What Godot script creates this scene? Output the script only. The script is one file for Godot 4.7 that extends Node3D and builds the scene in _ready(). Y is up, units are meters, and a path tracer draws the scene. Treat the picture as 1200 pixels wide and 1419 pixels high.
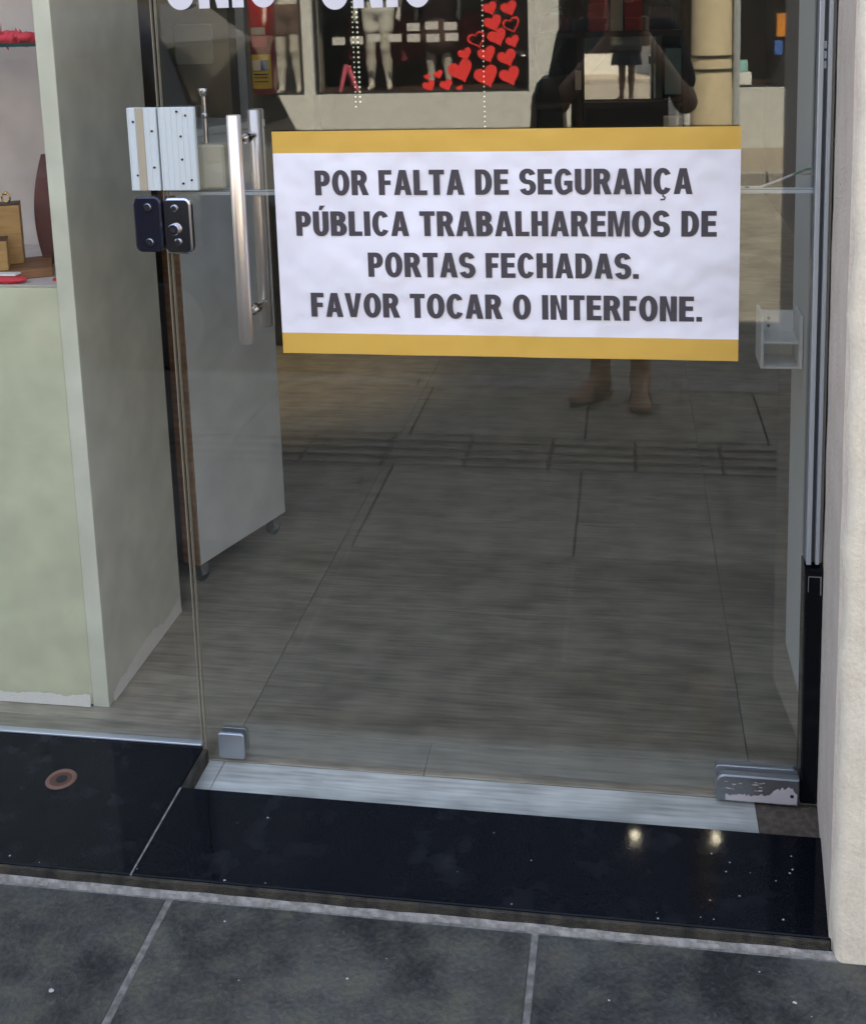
extends Node3D

var M := {}
var used := {}
var rng := RandomNumberGenerator.new()

# ------------------------------------------------------------------ materials
func lin(r: float, g: float, b: float, a := 1.0) -> Color:
	var c := Color(r, g, b).linear_to_srgb()
	c.a = a
	return c

func mat(c: Color, rough := 0.6, metal := 0.0) -> StandardMaterial3D:
	var m := StandardMaterial3D.new()
	m.albedo_color = c
	m.roughness = rough
	m.metallic = metal
	return m

func noise_bytes(seed_: int, size: int, freq: float, octaves := 4, sx := 1) -> PackedByteArray:
	var n := FastNoiseLite.new()
	n.noise_type = FastNoiseLite.TYPE_SIMPLEX_SMOOTH
	n.seed = seed_
	n.frequency = freq
	n.fractal_octaves = octaves
	var im: Image
	if sx > 1:
		im = n.get_seamless_image(size / sx, size)
		im.resize(size, size, Image.INTERPOLATE_CUBIC)
	else:
		im = n.get_seamless_image(size, size)
	im.convert(Image.FORMAT_L8)
	return im.get_data()

func ramp_tex(size: int, fn: Callable) -> ImageTexture:
	var im := Image.create(size, size, false, Image.FORMAT_RGB8)
	for y in size:
		for x in size:
			im.set_pixel(x, y, fn.call(y * size + x))
	return ImageTexture.create_from_image(im)

func grey_tex(b: PackedByteArray, size: int) -> ImageTexture:
	return ImageTexture.create_from_image(Image.create_from_data(size, size, false, Image.FORMAT_L8, b))

func tri(m: StandardMaterial3D, period: float, world := true, off := Vector3.ZERO) -> StandardMaterial3D:
	m.uv1_triplanar = true
	m.uv1_world_triplanar = world
	m.uv1_scale = Vector3.ONE / period
	m.uv1_offset = off
	m.uv1_triplanar_sharpness = 4.0
	return m

func relief(m: StandardMaterial3D, t: Texture2D, cm: float) -> StandardMaterial3D:
	m.heightmap_enabled = true
	m.heightmap_texture = t
	m.heightmap_scale = cm
	return m

func mix3(a: Array, b: Array, t: float) -> Color:
	return lin(lerpf(a[0], b[0], t), lerpf(a[1], b[1], t), lerpf(a[2], b[2], t))

func make_materials():
	# slate pavement
	var s := 512
	var n1 := noise_bytes(3, s, 0.008, 4)
	var n2 := noise_bytes(7, s, 0.035, 4)
	var n3 := noise_bytes(11, s, 0.16, 2)
	var sb := 1024
	var b1 := noise_bytes(61, sb, 0.0045, 5)
	var b2 := noise_bytes(62, sb, 0.014, 5)
	var b3 := noise_bytes(63, sb, 0.09, 4)
	var b4 := noise_bytes(64, sb, 0.42, 2)
	var b5 := noise_bytes(65, sb, 0.011, 3)
	var slate_t := ramp_tex(sb, func(i):
		var t: float = 0.5 + 1.25 * (b1[i] / 255.0 - 0.5) + 0.7 * (b2[i] / 255.0 - 0.5) + 0.5 * (b3[i] / 255.0 - 0.5) + 0.35 * (b4[i] / 255.0 - 0.5)
		var vein: float = clampf(1.0 - absf(b5[i] / 255.0 - 0.5) * 38.0, 0, 1) * clampf((b3[i] / 255.0 - 0.45) * 4.0, 0, 1)
		var grit: float = clampf((b4[i] / 255.0 - 0.74) * 9.0, 0, 1) * 0.35
		var w: float = clampf((b2[i] / 255.0 - 0.5) * 3.0, 0, 1)
		var c := mix3([0.010, 0.010, 0.0095], [lerpf(0.076, 0.088, w), lerpf(0.076, 0.080, w), lerpf(0.066, 0.058, w)], clampf(t, 0, 1))
		return c.lerp(lin(0.17, 0.166, 0.155), clampf(0.30 * vein + grit, 0, 0.6)))
	var slate_lifted_t := ramp_tex(s, func(i):
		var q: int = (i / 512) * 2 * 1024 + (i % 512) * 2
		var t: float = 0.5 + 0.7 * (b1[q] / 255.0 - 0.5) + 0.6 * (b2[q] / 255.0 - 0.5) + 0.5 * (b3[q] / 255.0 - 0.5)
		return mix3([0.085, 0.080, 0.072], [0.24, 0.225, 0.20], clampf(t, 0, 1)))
	var slate_b := grey_tex(b3, sb)
	var slate_r := ramp_tex(s, func(i):
		var v: float = 0.48 + 0.34 * n2[i] / 255.0
		return Color(v, v, v))
	for k in 4:
		var m := mat(lin(1, 1, 1).lerp(lin(0.86, 0.88, 0.92), k / 3.0), 1.0)
		m.albedo_texture = slate_t
		m.roughness_texture = slate_r
		relief(m, slate_b, 0.16)
		M["slate%d" % k] = tri(m, 1.15, true, Vector3(0.17 * k, 0, 0.31 * k))
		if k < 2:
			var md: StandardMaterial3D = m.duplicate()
			md.albedo_color = lin(1.0, 0.97, 0.90)  # slate painted lighter for the outer rows, to brighten their mirror image
			md.albedo_texture = slate_lifted_t
			M["slate_lifted%d" % k] = md
	# wood look floor tile: streaks along x
	var w1 := noise_bytes(21, s, 0.03, 4, 8)
	var w2 := noise_bytes(22, s, 0.16, 3, 16)
	var w3 := noise_bytes(23, s, 0.012, 3)
	var wood_t := ramp_tex(s, func(i):
		var t: float = clampf(0.42 * w1[i] / 255.0 + 0.5 * w2[i] / 255.0 + 0.40 * (w3[i] / 255.0 - 0.3), 0, 1)
		return mix3([0.288, 0.275, 0.24], [0.564, 0.539, 0.475], clampf((t - 0.2) * 1.6, 0, 1)))
	var wood_b := grey_tex(w2, s)
	for k in 4:
		var m := mat([lin(0.74, 0.685, 0.585), lin(0.69, 0.64, 0.55), lin(0.79, 0.73, 0.62), lin(0.87, 0.92, 0.96)][k], 0.42)  # the fourth is the same tile painted lighter for the daylit threshold row
		m.albedo_texture = wood_t
		relief(m, wood_b, 0.05)
		M["plank%d" % k] = tri(m, 0.8, true, Vector3(0.23 * k, 0, 0.37 * k))
	# black granite
	var g1 := noise_bytes(31, s, 0.35, 2)
	var g2 := noise_bytes(32, s, 0.02, 3)
	var gran_t := ramp_tex(sb, func(i):
		var sp: float = clampf((b4[i] / 255.0 - 0.56) * 2.6, 0, 1)
		var dust: float = clampf((b2[i] / 255.0 - 0.52) * 2.4, 0, 1) * clampf((b1[i] / 255.0 - 0.42) * 3.0, 0, 1) * (0.4 + 0.9 * b3[i] / 255.0)
		return mix3([0.0035, 0.0042, 0.0065], [0.030, 0.032, 0.037], clampf(sp * 0.5 + dust * 0.55, 0, 1)))
	var gran_r := ramp_tex(s, func(i):
		var v: float = 0.02 + 0.04 * g2[i] / 255.0 + 0.015 * g1[i] / 255.0
		return Color(v, v, v))
	var gm := mat(Color.WHITE, 1.0)
	gm.albedo_texture = gran_t
	gm.roughness_texture = gran_r
	gm.metallic_specular = 0.24
	M.granite = tri(gm, 1.05)
	# dirt band on the rough granite edge
	var gd := mat(lin(0.8, 0.72, 0.62), 0.85)
	gd.albedo_texture = slate_t
	M.granite_edge = relief(tri(gd, 0.35), slate_b, 0.4)
	# mortar
	var mo := ramp_tex(s, func(i): return mix3([0.17, 0.16, 0.145], [0.33, 0.31, 0.285], clampf((n2[i] / 255.0 - 0.25) * 1.6, 0, 1)))
	var mom := mat(Color.WHITE, 0.95)
	mom.albedo_texture = mo
	M.mortar = relief(tri(mom, 0.4), slate_b, 0.2)
	var dm := mat(lin(0.40, 0.33, 0.27), 0.95)
	dm.albedo_texture = mo
	M.dirty_mortar = relief(tri(dm, 0.35), slate_b, 0.3)
	var mo2 := mat(lin(0.72, 0.71, 0.69), 0.95)
	mo2.albedo_texture = mo
	M.dark_bed = mat(lin(0.022, 0.020, 0.018), 0.95)
	M.floor_grout = mat(lin(0.15, 0.145, 0.13), 0.9)
	M.grout = relief(tri(mo2, 0.4), slate_b, 0.1)
	# rendered stone wall
	var p1 := noise_bytes(41, s, 0.13, 4)
	var p2 := noise_bytes(42, s, 0.012, 3)
	var pl_t := ramp_tex(s, func(i):
		var t: float = clampf(0.6 * p1[i] / 255.0 + 0.6 * (p2[i] / 255.0 - 0.2), 0, 1)
		return mix3([0.63, 0.56, 0.445], [0.84, 0.765, 0.63], t))
	var pl_b := grey_tex(p1, s)
	var p3 := noise_bytes(43, sb, 0.30, 3)
	var p4 := noise_bytes(44, sb, 0.035, 5)
	var mixb := PackedByteArray()
	mixb.resize(sb * sb)
	for i in sb * sb: mixb[i] = int(0.45 * p3[i] + 0.55 * p4[i])
	var wall_b := grey_tex(mixb, sb)
	var pm := mat(Color.WHITE, 0.92)
	pm.albedo_texture = pl_t
	M.render_wall = relief(tri(pm, 0.5), wall_b, 0.16)
	var pm2 := mat(lin(0.77, 0.745, 0.79), 0.85)
	pm2.albedo_texture = pl_t
	M.reveal_wall = relief(tri(pm2, 0.7), pl_b, 0.12)
	# painted panels (faintly mottled)
	var q := ramp_tex(256, func(i): return lin(1, 1, 1).darkened(0.10 * p2[(i / 256) * 2 * 512 + (i % 256) * 2] / 255.0))
	for a in [["panel_green", lin(0.67, 0.71, 0.50), 0.5], ["panel_strip", lin(0.74, 0.77, 0.63), 0.5], ["panel_side", lin(0.72, 0.72, 0.61), 0.45], ["cabinet_grey", lin(0.74, 0.78, 0.77), 0.3], ["wall_int", lin(0.15, 0.135, 0.115), 0.8], ["bulkhead", lin(0.52, 0.52, 0.50), 0.7], ["concrete", lin(0.60, 0.50, 0.33), 0.9], ["facade", lin(0.50, 0.46, 0.38), 0.9], ["showcase", lin(0.66, 0.60, 0.55), 0.6], ["dark_wall", lin(0.10, 0.085, 0.07), 0.8]]:
		var m := mat(a[1], a[2])
		m.albedo_texture = q
		M[a[0]] = tri(m, 0.9)
	var flake := mat(lin(0.78, 0.76, 0.68), 0.95)
	M.crumb = mat(lin(0.42, 0.40, 0.37), 0.95)
	M.plaster = relief(tri(flake, 0.3), pl_b, 0.08)
	# wood
	var br_t := ramp_tex(s, func(i): return mix3([0.12, 0.05, 0.02], [0.34, 0.17, 0.075], clampf(w1[i] / 255.0 * 0.7 + w2[i] / 255.0 * 0.4, 0, 1)))
	var bm := mat(Color.WHITE, 0.55)
	bm.albedo_texture = br_t
	M.brown_wood = tri(bm, 0.3)
	var lt := mat(lin(1.7, 1.7, 1.2), 0.5)
	lt = mat(Color(1, 1, 1), 0.5)
	lt.albedo_texture = ramp_tex(s, func(i): return mix3([0.30, 0.17, 0.06], [0.50, 0.31, 0.11], clampf(w1[i] / 255.0 * 0.7 + w2[i] / 255.0 * 0.4, 0, 1)))
	M.oak = tri(lt, 0.2)
	M.dark_brown = mat(lin(0.055, 0.028, 0.02), 0.5)
	M.maroon = mat(lin(0.13, 0.052, 0.045), 0.55)
	# metals
	var br := mat(lin(0.80, 0.74, 0.70), 0.36, 0.9)
	M.brushed = br
	M.chrome = mat(lin(0.62, 0.62, 0.68), 0.12, 1.0)
	M.dark_chrome = mat(lin(0.035, 0.037, 0.06), 0.12, 0.6)
	var worn := mat(Color.WHITE, 0.34, 0.75)
	worn.albedo_texture = ramp_tex(256, func(i): return mix3([0.16, 0.16, 0.18], [0.55, 0.54, 0.56], clampf((n2[(i / 256) * 2 * 512 + (i % 256) * 2] / 255.0 - 0.42) * 7.0, 0, 1)))
	M.worn_metal = tri(worn, 0.16)
	M.clip = mat(lin(0.36, 0.39, 0.42), 0.38, 0.7)
	M.alu_worn = mat(lin(0.24, 0.25, 0.26), 0.35, 0.7)
	M.paint_pale = mat(lin(0.52, 0.49, 0.50), 0.7)
	M.alu = mat(lin(0.52, 0.56, 0.60), 0.4, 0.6)
	M.alu_mid = mat(lin(0.26, 0.25, 0.25), 0.5, 0.3)
	M.alu_dark = mat(lin(0.10, 0.11, 0.13), 0.5, 0.4)
	M.white_alu = mat(lin(0.56, 0.62, 0.66), 0.45, 0.0)
	M.hole = mat(lin(0.01, 0.01, 0.012), 0.8)
	M.rust = mat(lin(0.15, 0.085, 0.062), 0.85)
	M.rust_dark = mat(lin(0.09, 0.04, 0.025), 0.9)
	M.tape = mat(lin(0.38, 0.33, 0.25), 0.7)
	M.cream = mat(lin(0.58, 0.56, 0.44), 0.45)
	M.white_plastic = mat(lin(0.78, 0.79, 0.75), 0.5)
	M.jamb_pale = mat(lin(0.76, 0.82, 0.80), 0.5)
	M.black = mat(lin(0.012, 0.012, 0.014), 0.45)
	M.rubber = mat(lin(0.008, 0.008, 0.008), 0.8)
	# glass
	var gl := mat(lin(0.035, 0.042, 0.036, 0.06), 0.0)
	gl.transparency = BaseMaterial3D.TRANSPARENCY_ALPHA
	M.glass = gl
	var gw := mat(lin(0.02, 0.02, 0.02, 0.02), 0.0)
	gw.transparency = BaseMaterial3D.TRANSPARENCY_ALPHA
	M.window_glass = gw
	var fl := mat(Color(0.93, 0.95, 0.92, 0.115), 0.015, 1.0)
	var one := Image.create(4, 4, false, Image.FORMAT_RGB8)
	one.fill(Color.WHITE)
	fl.albedo_texture = ImageTexture.create_from_image(one)
	fl.transparency = BaseMaterial3D.TRANSPARENCY_ALPHA
	M.film = fl
	M.glass_edge = mat(lin(0.30, 0.28, 0.22), 0.3)
	M.shelf_edge = mat(lin(0.015, 0.055, 0.05), 0.15)
	# print
	var bn1 := noise_bytes(51, 256, 0.012, 3)
	var bn := grey_tex(bn1, 256)
	M.banner_white = relief(tri(mat(lin(0.80, 0.80, 0.90), 0.42), 0.5), bn, 0.9)
	M.banner_gold = relief(tri(mat(lin(0.64, 0.40, 0.075), 0.5), 0.5), bn, 0.5)
	M.ink = mat(lin(0.055, 0.048, 0.062), 0.6)
	M.letter_white = mat(lin(0.62, 0.62, 0.70), 0.5)
	M.red = mat(lin(0.72, 0.03, 0.028), 0.6)
	M.red_soft = mat(lin(0.62, 0.05, 0.07), 0.8)
	M.pink = mat(lin(0.62, 0.12, 0.18), 0.7)
	M.dark_red = mat(lin(0.16, 0.012, 0.02), 0.8)
	M.ext_red = mat(lin(0.50, 0.02, 0.025), 0.3)
	M.yellow = mat(lin(0.72, 0.50, 0.02), 0.5)
	M.blue = mat(lin(0.05, 0.14, 0.45), 0.5)
	M.sky_blue = mat(lin(0.22, 0.42, 0.52), 0.6)
	M.plaque = mat(lin(0.27, 0.32, 0.37), 0.5)
	M.orange = mat(lin(0.75, 0.28, 0.03), 0.5)
	M.mint = mat(lin(0.30, 0.58, 0.55), 0.5)
	M.white = mat(lin(0.76, 0.76, 0.74), 0.6)
	M.card = mat(lin(0.62, 0.60, 0.58), 0.7)
	M.gold = mat(lin(0.80, 0.55, 0.18), 0.2, 1.0)
	M.skin = mat(lin(0.27, 0.15, 0.10), 0.55)
	M.mannequin = mat(lin(0.46, 0.43, 0.38), 0.4)
	M.cloth_green = mat(lin(0.10, 0.17, 0.16), 0.9)
	M.cloth_white = mat(lin(0.62, 0.60, 0.55), 0.9)
	M.cloth_black = mat(lin(0.014, 0.014, 0.017), 0.9)
	M.cloth_brown = mat(lin(0.08, 0.04, 0.035), 0.9)
	M.denim = mat(lin(0.03, 0.035, 0.05), 0.9)
	M.hair = mat(lin(0.02, 0.012, 0.008), 0.5)
	M.leather = mat(lin(0.02, 0.015, 0.015), 0.45)
	M.car_paint = mat(lin(0.012, 0.014, 0.022), 0.25, 0.2)
	M.car_paint.clearcoat_enabled = true
	M.car_glass = mat(lin(0.012, 0.013, 0.014), 0.05)
	M.mirror = mat(lin(0.45, 0.44, 0.40), 0.02, 1.0)
	var asp := mat(Color.WHITE, 0.95)
	asp.albedo_texture = ramp_tex(s, func(i): return mix3([0.095, 0.088, 0.075], [0.25, 0.23, 0.195], clampf(0.7 * n1[i] / 255.0 + 0.5 * n3[i] / 255.0 - 0.1, 0, 1)))
	M.road = relief(tri(asp, 1.6), grey_tex(n3, s), 0.6)
	var far := mat(lin(1.0, 0.92, 0.8), 0.95)
	far.albedo_texture = mo
	M.far_pave = tri(far, 1.3)
	M.curb = tri(mom.duplicate(), 0.5)
	M.ground = mat(lin(0.16, 0.15, 0.13), 0.95)
	M.ceiling = mat(lin(0.22, 0.21, 0.19), 0.9)
	var lampm := mat(Color.WHITE, 0.4)
	lampm.emission_enabled = true
	lampm.emission = Color(1.0, 0.95, 0.82)
	lampm.emission_energy_multiplier = 22.0
	M.lamp = lampm
	var ledm := mat(lin(0.8, 0.85, 0.75), 0.4)
	ledm.emission_enabled = true
	ledm.emission = Color(0.92, 1.0, 0.86)
	ledm.emission_energy_multiplier = 0.11
	M.led = ledm

# ------------------------------------------------------------------ mesh helpers
func mb() -> SurfaceTool:
	var st := SurfaceTool.new()
	st.begin(Mesh.PRIMITIVE_TRIANGLES)
	st.set_smooth_group(-1)
	return st

func face3(st: SurfaceTool, a: Vector3, b: Vector3, c: Vector3, inside: Vector3):
	var n := (b - a).cross(c - a)
	if n.length_squared() < 1e-18: return
	if n.dot((a + b + c) / 3.0 - inside) > 0:
		st.add_vertex(a); st.add_vertex(c); st.add_vertex(b)
	else:
		st.add_vertex(a); st.add_vertex(b); st.add_vertex(c)

func face4(st: SurfaceTool, a: Vector3, b: Vector3, c: Vector3, d: Vector3, inside: Vector3):
	face3(st, a, b, c, inside)
	face3(st, a, c, d, inside)

func box(st: SurfaceTool, c: Vector3, size: Vector3, bev := 0.0, basis := Basis()):
	st.set_smooth_group(-1)
	var h := size / 2.0
	var P := func(v: Vector3): return c + basis * v
	if bev <= 0.0:
		for ax in 3:
			for s in [-1.0, 1.0]:
				var u := (ax + 1) % 3
				var w := (ax + 2) % 3
				var q := []
				for k in [[-1, -1], [1, -1], [1, 1], [-1, 1]]:
					var v := Vector3.ZERO
					v[ax] = s * h[ax]; v[u] = k[0] * h[u]; v[w] = k[1] * h[w]
					q.append(P.call(v))
				face4(st, q[0], q[1], q[2], q[3], c)
		return
	bev = minf(bev, minf(h.x, minf(h.y, h.z)) * 0.9)
	var pt := func(sg: Vector3, ax: int):
		var v := Vector3.ZERO
		for k in 3:
			v[k] = sg[k] * (h[k] if k == ax else h[k] - bev)
		return c + basis * v
	for ax in 3:
		var u := (ax + 1) % 3
		var w := (ax + 2) % 3
		for s in [-1.0, 1.0]:
			var q := []
			for k in [[-1, -1], [1, -1], [1, 1], [-1, 1]]:
				var sg := Vector3.ZERO
				sg[ax] = s; sg[u] = k[0]; sg[w] = k[1]
				q.append(pt.call(sg, ax))
			face4(st, q[0], q[1], q[2], q[3], c)
		# edges running along ax
		for k in [[-1, -1], [1, -1], [1, 1], [-1, 1]]:
			var a := Vector3.ZERO
			a[u] = k[0]; a[w] = k[1]; a[ax] = -1
			var b := a
			b[ax] = 1
			face4(st, pt.call(a, u), pt.call(b, u), pt.call(b, w), pt.call(a, w), c)
	for sx in [-1.0, 1.0]:
		for sy in [-1.0, 1.0]:
			for sz in [-1.0, 1.0]:
				var sg := Vector3(sx, sy, sz)
				face3(st, pt.call(sg, 0), pt.call(sg, 1), pt.call(sg, 2), c)

func bx(st: SurfaceTool, x0: float, x1: float, y0: float, y1: float, z0: float, z1: float, bev := 0.0):
	box(st, Vector3((x0 + x1) / 2, (y0 + y1) / 2, (z0 + z1) / 2), Vector3(absf(x1 - x0), absf(y1 - y0), absf(z1 - z0)), bev)

func loft(st: SurfaceTool, loops: Array, smooth := false, closed_ends := true):
	var n: int = loops[0].size()
	st.set_smooth_group(0 if smooth else -1)
	var cs := []
	for l in loops:
		var c := Vector3.ZERO
		for p in l: c += p
		cs.append(c / n)
	for k in loops.size() - 1:
		var inside: Vector3 = (cs[k] + cs[k + 1]) / 2
		for i in n:
			var j := (i + 1) % n
			face4(st, loops[k][i], loops[k][j], loops[k + 1][j], loops[k + 1][i], inside)
	if closed_ends:
		st.set_smooth_group(-1)
		for e in [0, loops.size() - 1]:
			var away: Vector3 = cs[1] if e == 0 else cs[e - 1]
			for i in n:
				face3(st, cs[e], loops[e][i], loops[e][(i + 1) % n], away)

func ring(c: Vector3, axis: Vector3, r: float, n: int) -> PackedVector3Array:
	axis = axis.normalized()
	var u := axis.cross(Vector3.UP if absf(axis.y) < 0.9 else Vector3.RIGHT).normalized()
	var v := axis.cross(u)
	var out := PackedVector3Array()
	for i in n:
		var a := TAU * i / n
		out.append(c + (u * cos(a) + v * sin(a)) * r)
	return out

func tube(st: SurfaceTool, a: Vector3, b: Vector3, r0: float, r1 := -1.0, n := 16, bev := 0.0):
	if r1 < 0: r1 = r0
	var d := (b - a).normalized()
	if bev > 0:
		loft(st, [ring(a, d, r0 - bev, n), ring(a + d * bev, d, r0, n), ring(b - d * bev, d, r1, n), ring(b, d, r1 - bev, n)], true)
	else:
		loft(st, [ring(a, d, r0, n), ring(b, d, r1, n)], true)

func path_tube(st: SurfaceTool, pts: Array, r: float, n := 6):
	var loops := []
	for i in pts.size():
		var d: Vector3 = pts[mini(i + 1, pts.size() - 1)] - pts[maxi(i - 1, 0)]
		loops.append(ring(pts[i], d, r, n))
	loft(st, loops, true)

func ball(st: SurfaceTool, c: Vector3, r: Vector3, n := 10):
	var loops := []
	for k in range(0, n + 1):
		var t := PI * clampf(float(k) / n, 0.01, 0.99)
		var l := PackedVector3Array()
		for i in n * 2:
			var a := TAU * i / (n * 2)
			l.append(c + Vector3(sin(t) * cos(a) * r.x, cos(t) * r.y, sin(t) * sin(a) * r.z))
		loops.append(l)
	loft(st, loops, true)

func rrect(cx: float, cy: float, w: float, h: float, r: float, z: float, n := 5) -> PackedVector3Array:
	var out := PackedVector3Array()
	for q in 4:
		var sx: float = [1, -1, -1, 1][q]
		var sy: float = [1, 1, -1, -1][q]
		for i in n + 1:
			var a := PI / 2 * (q + float(i) / n)
			out.append(Vector3(cx + sx * (w / 2 - r) + cos(a) * r, cy + sy * (h / 2 - r) + sin(a) * r, z))
	return out

func plate(st: SurfaceTool, cx: float, cy: float, w: float, h: float, r: float, z0: float, z1: float, bev := 0.002):
	loft(st, [rrect(cx, cy, w, h, r, z0), rrect(cx, cy, w, h, r, z1 - bev), rrect(cx, cy, w - bev * 2, h - bev * 2, maxf(r - bev, 0.0005), z1)])

func extrude(st: SurfaceTool, pts: Array, y0: float, y1: float):
	var a := PackedVector3Array()
	var b := PackedVector3Array()
	for p in pts:
		a.append(Vector3(p.x, y0, p.y)); b.append(Vector3(p.x, y1, p.y))
	loft(st, [a, b])

# ------------------------------------------------------------------ object helpers
func numbered(called: String) -> String:
	var k: int = used.get(called, 0)
	used[called] = k + 1
	return called if k == 0 else "%s_%03d" % [called, k]

func tag(o: Node, label: String, category: String, group := "") -> Node:
	o.set_meta("label", label)
	o.set_meta("category", category)
	if group: o.set_meta("group", group)
	return o

func thing(called: String, label: String, category: String, at := Vector3.ZERO, group := "") -> Node3D:
	var o := Node3D.new()
	o.name = numbered(called)
	add_child(o)
	o.position = at
	tag(o, label, category, group)
	return o

func obj(called: String, st: SurfaceTool, m: Material, parent: Node = null) -> MeshInstance3D:
	st.generate_normals()
	return mesh_obj(called, st.commit(), m, parent)

func mesh_obj(called: String, mesh: Mesh, m: Material, parent: Node = null) -> MeshInstance3D:
	var o := MeshInstance3D.new()
	o.mesh = mesh
	o.material_override = m
	if parent == null:
		o.name = numbered(called)
		add_child(o)
	else:
		var nm := called
		var k := 0
		while parent.has_node(NodePath(nm)):
			k += 1
			nm = "%s_%03d" % [called, k]
		o.name = nm
		parent.add_child(o)
	return o

func structure(o: Node) -> Node:
	o.set_meta("kind", "structure")
	return o

func part_box(called: String, parent: Node, m: Material, x0: float, x1: float, y0: float, y1: float, z0: float, z1: float, bev := 0.0) -> MeshInstance3D:
	var st := mb()
	bx(st, x0, x1, y0, y1, z0, z1, bev)
	return obj(called, st, m, parent)

# bold grotesque capitals: outlines in units of the cap height; {w, polys: [[outer, hole, hole]]}
func arc(cx: float, cy: float, rx: float, ry: float, a0: float, a1: float, n := 14) -> Array:
	var out := []
	for i in n + 1:
		var a := deg_to_rad(lerpf(a0, a1, float(i) / n))
		var c := cos(a)
		var d := sin(a)
		out.append(Vector2(cx + rx * signf(c) * pow(absf(c), 0.94), cy + ry * signf(d) * pow(absf(d), 0.94)))
	return out

func pts2(a: Array) -> Array:
	var out := []
	for k in range(0, a.size(), 2): out.append(Vector2(a[k], a[k + 1]))
	return out

func stroke(line: Array, tx: float, ty: float) -> Array:
	var l := []
	var r := []
	for i in line.size():
		var d: Vector2 = (line[mini(i + 1, line.size() - 1)] - line[maxi(i - 1, 0)]).normalized()
		var n := Vector2(-d.y * tx / 2, d.x * ty / 2)
		l.append(line[i] + n); r.append(line[i] - n)
	r.reverse()
	return l + r

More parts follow.
